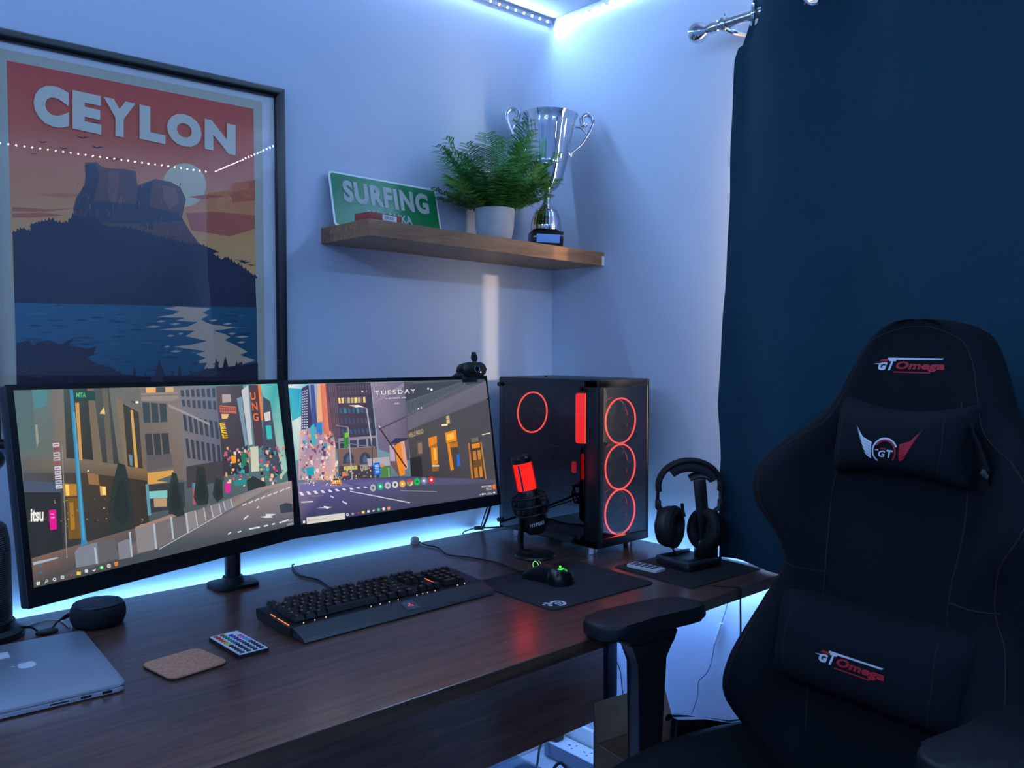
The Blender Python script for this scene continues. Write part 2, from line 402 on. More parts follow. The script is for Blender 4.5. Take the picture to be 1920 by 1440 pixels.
led_strip('blue light strip under the ceiling along the wall with the shelf', (-0.012, -0.004, zs), (X0 + 0.01, -0.004, zs), (0, -.88, -.47), 0.62, chip_me, group='ceiling light strips', up=(0, -.47, .88))
led_strip('blue light strip under the ceiling above the curtain rod', (-0.004, -0.03, zs), (-0.004, Y0 + 0.01, zs), (-.88, 0, -.47), 0.62, chip_me, group='ceiling light strips', up=(-.47, 0, .88))
led_strip('blue light strip opposite the desk, mirrored in the poster glass', (-0.03, Y0 + 0.004, zs), (X0 + 0.03, Y0 + 0.004, zs), (0, .88, -.47), 0, chip_me, group='ceiling light strips', up=(0, .47, .88))
led_strip('blue light strip under the ceiling on the wall opposite the window', (X0 + 0.004, -0.03, zs), (X0 + 0.004, Y0 + 0.03, zs), (.88, 0, -.47), 0, chip_me, group='ceiling light strips', up=(.47, 0, .88))

# ------------------------------------------------------------------ desk
DZ, DX0, DX1, DYF, DYB = 0.74, -1.88, -0.058, -0.872, -0.024
desk = thing('desk', 'long dark walnut desk with a grey metal leg frame and a hanging back panel', 'desk', ((DX0 + DX1) / 2, (DYF + DYB) / 2, 0))
bm = nb(); box(bm, ((DX0 + DX1) / 2, (DYF + DYB) / 2, DZ - 0.0125), (DX1 - DX0, DYB - DYF, 0.025), bev=0.0012, seg=1); obj('desktop', bm, 'walnut', desk)
bm = nb(); box(bm, ((DX0 + DX1) / 2, DYF - 0.0004, DZ - 0.0135), (DX1 - DX0 - .002, 0.001, 0.0225)); obj('edge_band', bm, 'walnut_edge', desk, label='duller brown front edge strip')
bm = nb(); box(bm, ((-1.66 - 0.262) / 2, -0.45, (0.305 + 0.714) / 2), (1.66 - 0.262, 0.018, 0.409)); mp = obj('modesty_panel', bm, 'walnut', desk)
for x in (-0.292, -1.63):
    bm = nb(); cyl(bm, (x, -0.459, 0.50), (x, -0.4615, 0.50), 0.0075, 0.0065, 20); obj('cover_cap', bm, 'oak', mp)
for x in (-0.232, -1.70):
    bm = nb(); box(bm, (x, -0.44, 0.37), (0.034, 0.055, 0.69), bev=0.002); obj('leg', bm, 'dark_steel', desk)
    bm = nb(); box(bm, (x, -0.45, 0.018), (0.05, 0.70, 0.036), bev=0.004); obj('foot', bm, 'dark_steel', desk)
    bm = nb(); box(bm, (x, -0.45, 0.7025), (0.04, 0.62, 0.024)); obj('crossbar', bm, 'dark_steel', desk)
UPV = (0, -.9, .45)
led_strip('blue light strip hidden behind the back edge of the desk', (DX1 - 0.02, DYB + 0.004, DZ - 0.016), (DX0 + 0.02, DYB + 0.004, DZ - 0.014), (0, .45, .9), 0, chip_desk, wdt=0.009, group='desk light strips', up=UPV)
UPV = (-.9, 0, .45)
led_strip('blue light strip on the desk end facing the window wall', (DX1 + 0.004, DYB - 0.02, DZ - 0.016), (DX1 + 0.004, DYF + 0.05, DZ - 0.014), (.45, 0, .9), 0, chip_desk, wdt=0.009, group='desk light strips', up=UPV)

led_strip('blue light strip on the underside of the desk along its back', (DX1 - 0.02, DYB - 0.02, DZ - 0.026), (DX0 + 0.02, DYB - 0.02, DZ - 0.026), (0, .35, -.94), 0, chip_under, wdt=0.009, group='desk light strips', up=(0, .94, .35))
led_strip('blue light strip on the underside of the desk along its window end', (DX1 - 0.012, DYB - 0.05, DZ - 0.026), (DX1 - 0.012, DYF + 0.05, DZ - 0.026), (.35, 0, -.94), 0, chip_under, wdt=0.009, group='desk light strips', up=(.94, 0, .35))

# ------------------------------------------------------------------ shelf
sh_top = lambda x: 1.564 - 0.0235 * x
bm = nb(); x0 = -0.823
vv = [bm.verts.new(p) for p in ((x0, 0, sh_top(x0) - .04), (0, 0, sh_top(0) - .04), (0, -.221, sh_top(0) - .04), (x0, -.221, sh_top(x0) - .04), (x0, 0, sh_top(x0)), (0, 0, sh_top(0)), (0, -.221, sh_top(0)), (x0, -.221, sh_top(x0)))]
for f in ((0, 3, 2, 1), (4, 5, 6, 7), (0, 1, 5, 4), (1, 2, 6, 5), (2, 3, 7, 6), (3, 0, 4, 7)): bm.faces.new([vv[i] for i in f])
bmesh.ops.bevel(bm, geom=list(bm.edges), offset=0.001, segments=1, affect='EDGES')
shelf = thing('floating_shelf', 'thick oak floating shelf in the room corner above the computer', 'shelf', (x0 / 2, -.11, 1.53))
obj('board', bm, 'oak', shelf)
bm = nb(); prism(bm, ((-0.001, -.2215), (-0.001, -.2225), (-.012, -.2225)), sh_top(0) - .0395, sh_top(0) - .012); obj('chipped_corner', bm, 'white_plastic', shelf, label='pale chipped end')

# ------------------------------------------------------------------ framed poster
FX0, FX1, FZ0, FZ1 = -1.567, -0.931, 1.080, 1.903
pic = thing('framed_poster', 'tall black framed travel poster of a rock above a lake, lettered CEYLON', 'picture', ((FX0 + FX1) / 2, -0.012, FZ0))
fw_ = 0.021
mat('frame_black', (14, 14, 18), 0.3)
for a, b in (((FX0, FZ1), (FX1, FZ1)), ((FX1, FZ1), (FX1, FZ0)), ((FX1, FZ0), (FX0, FZ0)), ((FX0, FZ0), (FX0, FZ1))):
    a, b = V((a[0], 0, a[1])), V((b[0], 0, b[1])); d = (b - a).normalized(); cen = V(((FX0 + FX1) / 2, 0, (FZ0 + FZ1) / 2)); inw = V((0, -1, 0)).cross(d)
    if inw.dot(cen - a) < 0: inw = -inw
    bm = nb(); prof = [(0, -0.001), (0, -0.025), (.003, -0.028), (.013, -0.028), (.019, -0.024), (fw_, -0.021), (fw_, -0.001)]
    pa = [bm.verts.new(a + d * p[0] + inw * p[0] + V((0, p[1], 0))) for p in prof]; pb = [bm.verts.new(b - d * p[0] + inw * p[0] + V((0, p[1], 0))) for p in prof]
    for i in range(len(prof)): j = (i + 1) % len(prof); bm.faces.new((pa[i], pa[j], pb[j], pb[i]))
    bm.faces.new(pa[::-1]); bm.faces.new(pb); obj('frame_bar', bm, 'frame_black', pic)
mat('mat_board', (232, 232, 236), 0.8)
bm = nb(); box(bm, ((FX0 + FX1) / 2, -0.007, (FZ0 + FZ1) / 2), (FX1 - FX0 - .02, 0.004, FZ1 - FZ0 - .02)); obj('mount_board', bm, 'mat_board', pic)
P = Paint((0, -0.0095, 0), (0, -1, 0), 6e-6)
Z0 = lambda x, y: (x / 3.4286, y / 3.4286); Z2 = lambda x, y: (x / 3.4286, 400 + y / 3.4286)
def pxz(x, z): return V((x, -0.0095, z))
P.poly([pxz(-1.548, 1.867), pxz(-0.983, 1.867), pxz(-0.983, 1.112), pxz(-1.548, 1.112)], (206, 198, 178), True)
L_, R_, T_, B_ = -1.517, -1.004, 1.846, 1.150
sky = [(1.846, (226, 84, 66)), (1.72, (236, 108, 74)), (1.62, (244, 146, 88)), (1.52, (248, 176, 104)), (1.40, (246, 186, 122))]
for (za, ca), (zb, cb) in zip(sky, sky[1:]): P.poly([pxz(L_, za), pxz(R_, za), pxz(R_, zb), pxz(L_, zb)], [ca, ca, cb, cb], True)
P.f2 = Z0; CRM = (240, 214, 170)
P.disc(1185, 1190, 140, 140, CRM, 28)
for pts, c in (([(78, 1330), (300, 1345), (480, 1340), (300, 1360), (78, 1358)], (222, 108, 70)), ([(78, 1375), (260, 1365), (420, 1385), (200, 1400), (78, 1398)], (222, 108, 70)),
               ([(1195, 1370), (1380, 1360), (1640, 1385), (1640, 1470), (1480, 1520), (1230, 1480)], (214, 106, 76)), ([(1210, 1265), (1330, 1250), (1450, 1262), (1300, 1280)], (214, 106, 76)),
               ([(1470, 1245), (1600, 1210), (1610, 1160), (1640, 1150), (1640, 1290), (1500, 1300)], (226, 112, 70)), ([(230, 1250), (400, 1240), (620, 1260), (400, 1270)], (236, 128, 80))):
    P.poly(pts, c)
rock = [(545, 1045), (620, 1042), (660, 1075), (730, 1085), (800, 1085), (870, 1100), (885, 1190), (1000, 1150), (1100, 1170), (1160, 1205), (1195, 1280), (1180, 1350), (1170, 1400), (1230, 1500), (1290, 1580), (500, 1560), (470, 1340), (490, 1270), (540, 1190), (555, 1100)]
P.poly(rock, (112, 76, 74))
for pts, c in (([(545, 1060), (610, 1050), (640, 1130), (600, 1300), (520, 1400), (480, 1340), (500, 1270), (550, 1180)], (62, 54, 72)), ([(700, 1100), (770, 1100), (760, 1240), (720, 1380), (690, 1200)], (140, 88, 78)),
               ([(890, 1200), (980, 1165), (960, 1300), (985, 1480), (900, 1450), (870, 1300)], (66, 56, 74)), ([(1040, 1190), (1130, 1210), (1150, 1300), (1090, 1350), (1050, 1280)], (150, 96, 80)), ([(610, 1290), (860, 1310), (1150, 1370), (1180, 1420), (800, 1440), (520, 1420)], (58, 56, 78))):
    P.poly(pts, c)
for k in range(46):
    x = random.uniform(500, 1170); y = random.uniform(1130, 1500); h = random.uniform(20, 80); P.poly([(x, y), (x + random.uniform(2, 7), y + 3), (x + random.uniform(-4, 8), y + h)], random.choice(((176, 116, 92), (48, 44, 62), (150, 92, 84))))
P.f2 = Z2
hill = [(80, 125), (150, 95), (190, 118), (205, 70), (330, 40), (380, 62), (440, 55), (470, 10), (520, 20), (600, 25), (640, 60), (700, 85), (820, 95), (900, 110), (990, 145), (1080, 165), (1180, 190), (1290, 200), (1330, 215), (1400, 245), (1370, 260), (1420, 300), (1450, 280), (1500, 315), (1560, 350), (1640, 405), (1648, 610), (93, 575)]
P.poly(hill, (40, 42, 68))
for k in range(70):
    x = 90 + 22.5 * k; yy = [p for p in hill[:-2]]; j = max(i for i, p in enumerate(yy) if p[0] <= x or i == 0); a, b = yy[j], yy[min(j + 1, len(yy) - 1)]
    y = a[1] + (b[1] - a[1]) * ((x - a[0]) / max(1, b[0] - a[0])); P.poly([(x - 14, y + 12), (x + random.uniform(-8, 8), y - random.uniform(6, 20)), (x + 14, y + 12)], (40, 42, 68))
for k in range(60):
    x = random.uniform(120, 1600); y = random.uniform(150, 540) * (0.55 + 0.45 * (x / 1650)); y = max(y, 120 + (x > 1000) * (x - 1000) * .35)
    P.poly([(x, y), (x + random.uniform(20, 60), y + random.uniform(-8, 8)), (x + random.uniform(10, 40), y + random.uniform(4, 12))], random.choice(((46, 50, 78), (34, 36, 58))))
P.poly([(93, 575), (1648, 605), (1655, 1120), (108, 1120)], [(44, 112, 140), (30, 96, 120), (24, 80, 104), (36, 96, 126)])
for k in range(90):
    x = random.uniform(110, 1560); y = random.uniform(590, 980); l = random.uniform(50, 150); P.poly([(x, y), (x + l * .5, y - 6), (min(x + l, 1640), y + 3), (x + l * .4, y + 7)], random.choice(((24, 78, 108), (52, 122, 150), (20, 66, 94))))
glit = [(1140, 598), (1350, 612), (1300, 640), (1340, 655), (1290, 680), (1320, 700), (1360, 715), (1520, 735), (1370, 755), (1440, 775), (1480, 795), (1440, 815), (1500, 840), (1590, 890), (1540, 910), (1640, 945), (1560, 970), (1440, 990), (1310, 1000), (1330, 960), (1240, 965), (1320, 930), (1260, 905), (1320, 885), (1110, 858), (1230, 845), (1330, 820), (1190, 790), (1250, 755), (1020, 748), (1200, 730), (1270, 700), (1130, 690), (1190, 670), (1000, 668), (1110, 650), (1150, 630), (1050, 612)]
GLC = (230, 192, 158); P.poly(glit, GLC)
for x, y, l in ((930, 730, 110), (1000, 695, 70), (1090, 712, 70), (1070, 788, 50), (1050, 858, 45), (1090, 888, 80), (1430, 712, 60), (1460, 775, 60), (1510, 795, 90), (1520, 830, 60), (1340, 690, 60), (1140, 775, 40)):
    P.poly([(x, y), (x + l * .5, y - 8), (x + l, y - 3), (x + l * .5, y + 6)], GLC)
P.poly([(107, 835), (180, 815), (210, 845), (300, 815), (390, 845), (480, 795), (440, 850), (560, 870), (620, 855), (600, 905), (650, 895), (560, 925), (610, 970), (700, 985), (780, 1030), (860, 1040), (950, 1060), (1100, 1120), (107, 1120)], (46, 40, 62))
for x, y, w_, h in ((870, 1040, 40, 80), (940, 1050, 30, 60), (1040, 1020, 90, 110), (1120, 1060, 60, 80), (1160, 1030, 40, 90), (1240, 1050, 60, 60), (1400, 1000, 60, 90), (1460, 1000, 70, 110), (1340, 1030, 60, 60), (1530, 1000, 60, 70), (1600, 1020, 60, 80), (780, 1040, 60, 50), (680, 1000, 60, 40), (300, 845, 80, 40), (440, 850, 50, 60)):
    P.poly([(x - w_ * .6, y + 40), (x - w_ * .2, y - h * .75), (x + w_ * .3, y + 40)], (44, 38, 58)); P.poly([(x - w_ * .1, y - h * .5), (x - w_ * .2, y - h * .75), (x + w_ * .3, y + 30)], (120, 104, 116))
P.poly([(760, 1030), (900, 1050), (1200, 1040), (1330, 1000), (1480, 990), (1655, 960), (1660, 1240), (108, 1240), (107, 1000)], (38, 32, 52))
P.poly([(107, 1150), (1660, 1100), (1665, 1235), (110, 1400)], (36, 30, 50))
for k in range(26):
    x = random.uniform(120, 1600); y = random.uniform(940, 1090); P.poly([(x, y), (x + random.uniform(30, 110), y - random.uniform(-14, 24)), (x + random.uniform(30, 60), y + 6)], random.choice(((70, 56, 80), (112, 52, 62), (60, 50, 72))))
P.f2 = Z0
for x, y, s in ((570, 795, 75), (530, 885, 40), (625, 948, 45), (735, 1025, 42), (275, 915, 36), (410, 955, 30), (855, 1082, 20), (215, 990, 26)):
    P.poly([(x - s, y - .42 * s), (x - .3 * s, y - .05 * s), (x, y), (x + .25 * s, y - .12 * s), (x + s, y - .08 * s), (x + .2 * s, y + .1 * s), (x, y + .14 * s), (x - .4 * s, y + .08 * s)], (38, 34, 52))
ink = printed('poster_ink', 'print')
P.build('print', ink, pic, 'flat orange and navy landscape print')
P = Paint((0, -0.0095, 0), (0, -1, 0), 6e-6, lift=0.0036); P.f2 = Z0
for ch, xa, xb in (('C', 213, 440), ('E', 463, 648), ('Y', 662, 868), ('L', 893, 1060), ('O', 1070, 1292), ('N', 1312, 1510)):
    P.text(ch, (xa, 527 + .216 * (xa - 213)), (xb, 527 + .216 * (xb - 213)), (xa, 790 + .152 * (xa - 213)), (236, 226, 206), bold=0.075 if ch in 'CO' else 0.06)
P.build('lettering', ink, pic, 'cream block capitals')
bm = nb(); box(bm, ((FX0 + FX1) / 2, -0.0205, (FZ0 + FZ1) / 2), (FX1 - FX0 - .036, 0.0014, FZ1 - FZ0 - .036), rot=Euler((math.radians(-.82), 0, 0))); obj('glass_pane', bm, 'clear_glass', pic, smooth=False)

# ------------------------------------------------------------------ curtain and rod
RX, RZ = -0.09, 2.081
rod = thing('curtain_rod', 'brushed steel curtain rod with a ball end', 'curtain rod', (RX, -1.5, RZ))
bm = nb(); cyl(bm, (RX, -0.665, RZ), (RX, -2.50, RZ), 0.0115, n=28); obj('pole', bm, 'brushed_steel', rod)
bm = nb(); lathe(bm, [(0, 0), (.012, .001), (.0225, .012), (.0268, .027), (.0225, .042), (.0135, .051), (.0105, .054), (.0125, .058), (.0105, .064), (.0135, .066), (.0135, .088), (.0115, .090)], 32, align((RX, -0.590, RZ), (0, -1, 0))); obj('finial', bm, 'chrome', rod)
bm = nb(); cyl(bm, (RX, -0.690, RZ), (RX, -0.703, RZ), 0.0175, n=28, bev=.002); cyl(bm, (RX, -0.6965, RZ + .014), (RX, -0.6965, RZ + .026), .005, .003); obj('bracket_ring', bm, 'brushed_steel', rod)
bm = nb(); tube(bm, [(RX, -0.7, RZ - .012), (RX + .02, -0.715, RZ - .022), (-0.012, -0.735, RZ - .022)], .006); cyl(bm, (-0.012, -0.735, RZ - .022), (-0.0005, -0.735, RZ - .022), .022, n=24); obj('bracket', bm, 'brushed_steel', rod)
bm = nb(); box(bm, (RX / 2, -2.40, RZ - .02), (-RX, .012, .02)); obj('bracket', bm, 'brushed_steel', rod)

mcur = bpy.data.materials.new('curtain_cloth'); mcur.use_nodes = True; nt = mcur.node_tree; p = nt.nodes['Principled BSDF']; LK = nt.links.new
p.inputs['Base Color'].default_value = (*lin((48, 88, 110)), 1); p.inputs['Roughness'].default_value = 0.85; p.inputs['Specular IOR Level'].default_value = 0.25
tc = nt.nodes.new('ShaderNodeTexCoord'); wv = nt.nodes.new('ShaderNodeTexWave'); wv.bands_direction = 'Z'; wv.inputs['Scale'].default_value = 110; wv.inputs['Distortion'].default_value = 3.0; wv.inputs['Detail'].default_value = 2
LK(tc.outputs['Object'], wv.inputs['Vector']); bp = nt.nodes.new('ShaderNodeBump'); bp.inputs['Strength'].default_value = 0.35; bp.inputs['Distance'].default_value = 0.0015
LK(wv.outputs['Fac'], bp.inputs['Height']); LK(bp.outputs['Normal'], p.inputs['Normal'])
MATS['curtain_cloth'] = mcur
cur = thing('curtain', 'dark navy blackout eyelet curtain hanging over the window', 'curtain', (RX, -1.5, 0.745))
EY0, EP = -0.775, 0.155
def cur_edge(z):     # left hem wanders as it falls
    pts = [(2.135, -0.775 + .012), (2.08, -0.757), (1.99, -0.722), (1.80, -0.712), (1.60, -0.705), (1.35, -0.694), (1.135, -0.684), (1.0, -0.690), (0.90, -0.684), (0.745, -0.690)]
    for (za, ya), (zb, yb) in zip(pts, pts[1:]):
        if za >= z >= zb: return ya + (yb - ya) * (za - z) / (za - zb)
    return pts[-1][1]
def cur_x(y, z, s):
    drop = (2.135 - z) / 1.37
    A = 0.036 * max(0.0, 1 - drop * 2.2) + 0.021 * (1 + 0.5 * math.sin(y * 5.1 + 0.6)) * min(1, drop * 1.6)
    ph = PI * (EY0 - y) / EP
    x = RX - A * math.sin(ph * (1 - 0.12 * drop)) - 0.010 * math.sin(y * 3.7 + 1.0) * drop
    edge = math.exp(-(s / 0.035) ** 2)                       # hem rolls back towards the wall
    x = x * (1 - edge) + (-0.080 + 0.004 * math.sin(z * 9)) * edge if z < 2.02 else x * (1 - edge) + (-0.070) * edge
    return min(x + 0.0015 * math.sin(z * 31 + y * 17), -0.022)
bm = nb(); NY, NZ = 300, 150; g = []
for j in range(NZ + 1):
    z = 2.135 - 1.389 * j / NZ; row = []
    for i in range(NY + 1):
        t = i / NY; e = cur_edge(z); y = e + (-2.46 - e) * t
        zz = z + (0.002 * math.sin(y * 23) if j == NZ else 0)
        row.append(bm.verts.new((cur_x(y, z, e - y), y, zz)))
    g.append(row)
for j in range(NZ):
    for i in range(NY):
        c = (g[j][i].co + g[j + 1][i + 1].co) / 2
        k = round((EY0 - c.y) / EP)
        if k >= 0 and (c.z - RZ) ** 2 + (1.25 * (c.y - (EY0 - k * EP))) ** 2 < .0205 ** 2: continue       # eyelet holes
        bm.faces.new((g[j][i], g[j][i + 1], g[j + 1][i + 1], g[j + 1][i]))
lin_bm = bm.copy()
for v in lin_bm.verts: v.co.x += 0.0035
for b_, m_, nm_ in ((bm, 'curtain_cloth', 'cloth'), (lin_bm, mat('bounce_lining', (206, 204, 198), .9), 'bounce_lining')):  # pale backing added out of sight to bounce daylight onto the wall
    bmesh.ops.solidify(b_, geom=list(b_.faces), thickness=0.0010); obj(nm_, b_, m_, cur, sharp=80)
bm = nb(); torus(bm, (0, 0, 0), 0.0225, 0.0042, n=32, m=10); eme = bpy.data.meshes.new('eyelet'); bm.to_mesh(eme); bm.free(); eme.materials.append(MATS['chrome'])
eme.polygons.foreach_set('use_smooth', [True] * len(eme.polygons))
for k in range(11):
    y = EY0 - k * EP; s = 1 if k % 2 == 0 else -1
    inst('eyelet', eme, cur, V((RX, y, RZ)) - cur.location, Euler((PI / 2, 0, s * math.radians(36) )), (1, 1, 1.2))

# ------------------------------------------------------------------ monitors
def make_monitor(label, tl, h, v, wa, ha, px):
    tl, h = V(tl), V(h).normalized(); v = V(v); v = (v - h * v.dot(h)).normalized(); up = -v; n = h.cross(up)   # n: out of the screen, to the viewer
    rot = M((h, -n, up)).transposed().to_4x4()                # local x across, y into the wall, z up
    t = thing('monitor', label, 'monitor', tl + h * wa / 2 + v * (ha + .026), rot=rot.to_euler())
    def lb(bm, c, s, bev=.0): box(bm, c, s, bev=bev)
    bs, bt, bb = 0.010, 0.008, 0.027; zc = 0.026            # origin sits at the foot of the active area minus the chin
    bm = nb(); W, Hh = wa + 2 * bs, ha + bt + bb
    lb(bm, (0, .010, (Hh) / 2 - .001), (W, .018, Hh), .004)
    ins = rrect(W * .72, Hh * .62, .02); prism(bm, ins, 0, .028, M.Translation((0, .018, Hh * .5)) @ M.Rotation(-PI / 2, 4, 'X'), bev=.006)
    obj('housing', bm, 'black_plastic', t, local=True)
    bm = nb()                                                # bezel ring in front of the panel
    for c, s in (((0, 0, zc - .0135), (W, .003, bb - .001)), ((0, 0, zc + ha + bt / 2), (W, .003, bt)), ((-(wa + bs) / 2, 0, zc + ha / 2), (bs, .003, ha)), (((wa + bs) / 2, 0, zc + ha / 2), (bs, .003, ha))): lb(bm, c, s)
    obj('bezel', bm, 'black_satin', t, local=True)
    bm = nb(); lb(bm, (0, .002, zc - .0015), (wa, .004, .0012)); obj('chin_line', bm, 'black_gloss', t, local=True)
    bm = nb(); lb(bm, (0, .0008, zc + ha / 2), (wa, .0012, ha)); obj('screen_panel', bm, 'black_gloss', t, local=True)
    return t, tl, n, h, up
m1, o1, n1, h1, u1 = make_monitor('wide black monitor angled inwards, showing a street with a slender blue lamp post', (-1.638, -.579, 1.223), (.933, .359, -.022), (.035, -.154, -.988), .531, .278, None)
m2, o2, n2, h2, u2 = make_monitor('wide black monitor below the webcam, screen reading TUESDAY over a city crossing', (-1.103, -.357, 1.208), (1, .03, -.007), (-.003, -.172, -.985), .531, .282, None)
SCR = printed('screen_picture', 'screen', 1.0)
# ---- left screen picture; grey viewing-angle wash on its left mixed into the colours
P = Paint(o1 + n1 * 0.0004, n1, 7e-6)
P.f2 = lambda x, y: (x / 3.4286, 700 + y / 3.4286)
Q = [(82, 108), (1780, 66), (1885, 975), (212, 1380)]
P.poly(Q, [(96, 118, 120), (96, 160, 164), (74, 82, 88), (66, 66, 66)])
P.poly([(82, 108), (900, 88), (945, 640), (150, 700)], [(94, 118, 118), (112, 108, 104), (120, 102, 80), (96, 102, 100)])
P.poly([(205, 105), (300, 103), (300, 205), (222, 230)], (80, 132, 138))
P.poly([(82, 108), (205, 105), (230, 480), (130, 500)], (86, 108, 110)); P.poly([(225, 330), (240, 330), (250, 440), (236, 480)], (150, 152, 140))
P.poly([(330, 102), (408, 100), (424, 545), (345, 570)], [(112, 112, 108), (118, 114, 108), (128, 112, 92), (112, 108, 98)])
P.poly([(408, 100), (590, 96), (606, 556), (428, 545)], [(70, 80, 76), (58, 64, 60), (52, 48, 42), (58, 58, 52)])
P.poly([(483, 190), (508, 188), (530, 556), (510, 556)], (206, 152, 84)); P.poly([(560, 97), (600, 96), (655, 580), (600, 556)], (120, 106, 88))
P.poly([(600, 96), (700, 94), (765, 585), (660, 572)], [(84, 90, 86), (76, 84, 80), (60, 62, 60), (64, 62, 58)])
P.poly([(655, 94), (690, 94), (730, 580), (690, 575)], (104, 98, 88)); P.poly([(640, 260), (668, 215), (676, 262)], (232, 204, 110))
P.poly([(740, 150), (790, 180), (860, 612), (805, 600)], (128, 112, 92))
P.poly([(790, 195), (890, 250), (918, 612), (822, 598)], [(58, 62, 58), (62, 66, 64), (70, 62, 50), (60, 52, 42)])
P.poly([(838, 235), (854, 238), (888, 605), (868, 605)], (214, 164, 88)); P.poly([(826, 520), (850, 525), (852, 596), (836, 590)], (110, 132, 146))
P.poly([(845, 178), (885, 185), (880, 196), (845, 184)], (60, 62, 60)); P.disc(880, 186, 11, 8, (250, 246, 230))
P.poly([(140, 545), (430, 545), (945, 618), (946, 690), (150, 640)], [(98, 98, 94), (122, 110, 92), (136, 108, 76), (104, 82, 58), (92, 92, 90)])
P.poly([(148, 640), (550, 640), (946, 690), (962, 1010), (740, 1060), (200, 1192)], [(78, 82, 86), (74, 62, 46), (60, 50, 42), (56, 50, 44), (50, 50, 50), (56, 58, 58)])
P.poly([(150, 690), (390, 702), (392, 765), (158, 762)], (74, 84, 108)); P.poly([(152, 765), (390, 765), (405, 1140), (200, 1190)], (42, 44, 46))
P.poly([(400, 708), (490, 712), (495, 788), (412, 792)], (186, 128, 40)); P.poly([(418, 716), (442, 716), (446, 786), (424, 786)], (252, 206, 96)); P.poly([(640, 724), (680, 728), (684, 784), (646, 786)], (224, 160, 66)); P.poly([(656, 730), (678, 730), (680, 780), (660, 782)], (252, 220, 140))
P.poly([(430, 800), (500, 800), (520, 1062), (440, 1066)], (116, 84, 30)); P.poly([(445, 830), (470, 830), (482, 1000), (456, 1010)], (168, 122, 40)); P.poly([(560, 640), (630, 650), (640, 720), (570, 712)], (150, 110, 68))
for k in range(50): x = random.uniform(160, 930); y = random.uniform(780, 1020); P.disc(x, y, random.uniform(2, 7), random.uniform(2, 6), random.choice(((210, 180, 120), (150, 120, 60), (120, 130, 140), (90, 80, 60))), 8)
# corner block
P.poly([(900, 90), (1140, 86), (1195, 690), (946, 640)], [(122, 112, 104), (136, 124, 118), (118, 104, 96), (110, 98, 88)])
P.poly([(935, 92), (1000, 90), (1000, 126), (940, 128)], (232, 176, 104)); P.poly([(1060, 90), (1115, 88), (1115, 122), (1062, 124)], (206, 170, 120)); P.poly([(1000, 90), (1060, 90), (1062, 124), (1000, 126)], (80, 80, 84))
P.poly([(905, 128), (1140, 118), (1150, 160), (1100, 178), (908, 178)], (146, 136, 128)); P.grid([(905, 140), (1140, 130), (1142, 142), (905, 152)], 26, 1, .5, .8, (92, 84, 80))
P.grid([(908, 186), (1072, 196), (1080, 312), (918, 322)], 3, 1, .82, 1, (62, 72, 78)); P.grid([(924, 388), (1084, 384), (1096, 520), (938, 526)], 3, 1, .82, 1, (60, 64, 66))
P.poly([(940, 530), (1100, 516), (1110, 600), (946, 628)], (96, 92, 92))
P.poly([(1140, 86), (1388, 80), (1432, 600), (1195, 690)], [(128, 122, 128), (108, 116, 140), (96, 98, 116), (116, 108, 112)])
P.grid([(1150, 100), (1386, 82), (1400, 250), (1165, 220)], 7, 2, .6, .7, (66, 76, 90)); P.grid([(1165, 250), (1402, 300), (1418, 440), (1180, 380)], 7, 1, .6, .8, (62, 70, 82)); P.grid([(1180, 400), (1418, 450), (1428, 590), (1200, 560)], 7, 1, .55, .8, (58, 64, 74))
P.poly([(1080, 196), (1345, 320), (1348, 336), (1082, 214)], (156, 148, 148))
P.poly([(1195, 600), (1430, 560), (1440, 690), (1200, 740)], (70, 66, 70))
P.poly([(946, 640), (1115, 622), (1112, 650), (1000, 690), (1080, 700), (950, 716)], (214, 160, 78)); P.poly([(950, 716), (1180, 700), (1190, 860), (955, 900)], (60, 62, 64)); P.poly([(950, 760), (1074, 752), (1074, 800), (952, 806)], (128, 196, 192)); P.poly([(985, 806), (1070, 802), (1070, 856), (990, 860)], (190, 150, 110))
P.poly([(932, 712), (952, 712), (970, 912), (950, 916)], (96, 150, 168))
# far street
P.poly([(1385, 82), (1560, 76), (1600, 640), (1436, 660)], [(92, 84, 92), (74, 72, 84), (50, 48, 58), (56, 52, 60)])
P.poly([(1425, 135), (1480, 135), (1484, 185), (1428, 190)], (178, 162, 158)); P.poly([(1410, 205), (1515, 215), (1518, 260), (1412, 250)], (202, 108, 92)); P.grid([(1412, 210), (1515, 218), (1516, 245), (1414, 246)], 7, 2, .7, .6, (120, 70, 70)); P.poly([(1420, 262), (1470, 262), (1460, 290), (1425, 292)], (240, 190, 120))
P.poly([(1670, 70), (1780, 66), (1850, 620), (1800, 680), (1740, 240), (1690, 150)], [(120, 196, 196), (60, 170, 172), (132, 196, 182), (190, 200, 180), (72, 168, 168), (110, 186, 186)])
P.poly([(1550, 110), (1592, 76), (1622, 458), (1598, 462)], (196, 198, 206)); P.poly([(1520, 160), (1552, 150), (1590, 460), (1574, 470)], (122, 150, 168))
P.poly([(1598, 76), (1662, 74), (1692, 460), (1640, 500)], (78, 62, 72)); P.poly([(1655, 74), (1672, 74), (1692, 300), (1676, 302)], (236, 124, 60))
for ch, x, y in (('U', 1604, 122), ('N', 1616, 190), ('G', 1622, 258)): P.text(ch, (x, y), (x + 34, y - 3), (x + 6, y + 50), (250, 110, 48), bold=.02)
P.poly([(1690, 150), (1735, 180), (1775, 460), (1812, 640), (1740, 690), (1690, 480)], (70, 76, 92)); P.poly([(1695, 255), (1735, 245), (1738, 300), (1702, 310)], (214, 206, 206)); P.poly([(1705, 335), (1740, 335), (1748, 420), (1715, 424)], (60, 190, 190))
P.text('mmm', (1408, 320), (1430, 420), (1442, 316), (252, 206, 40), bold=.02)
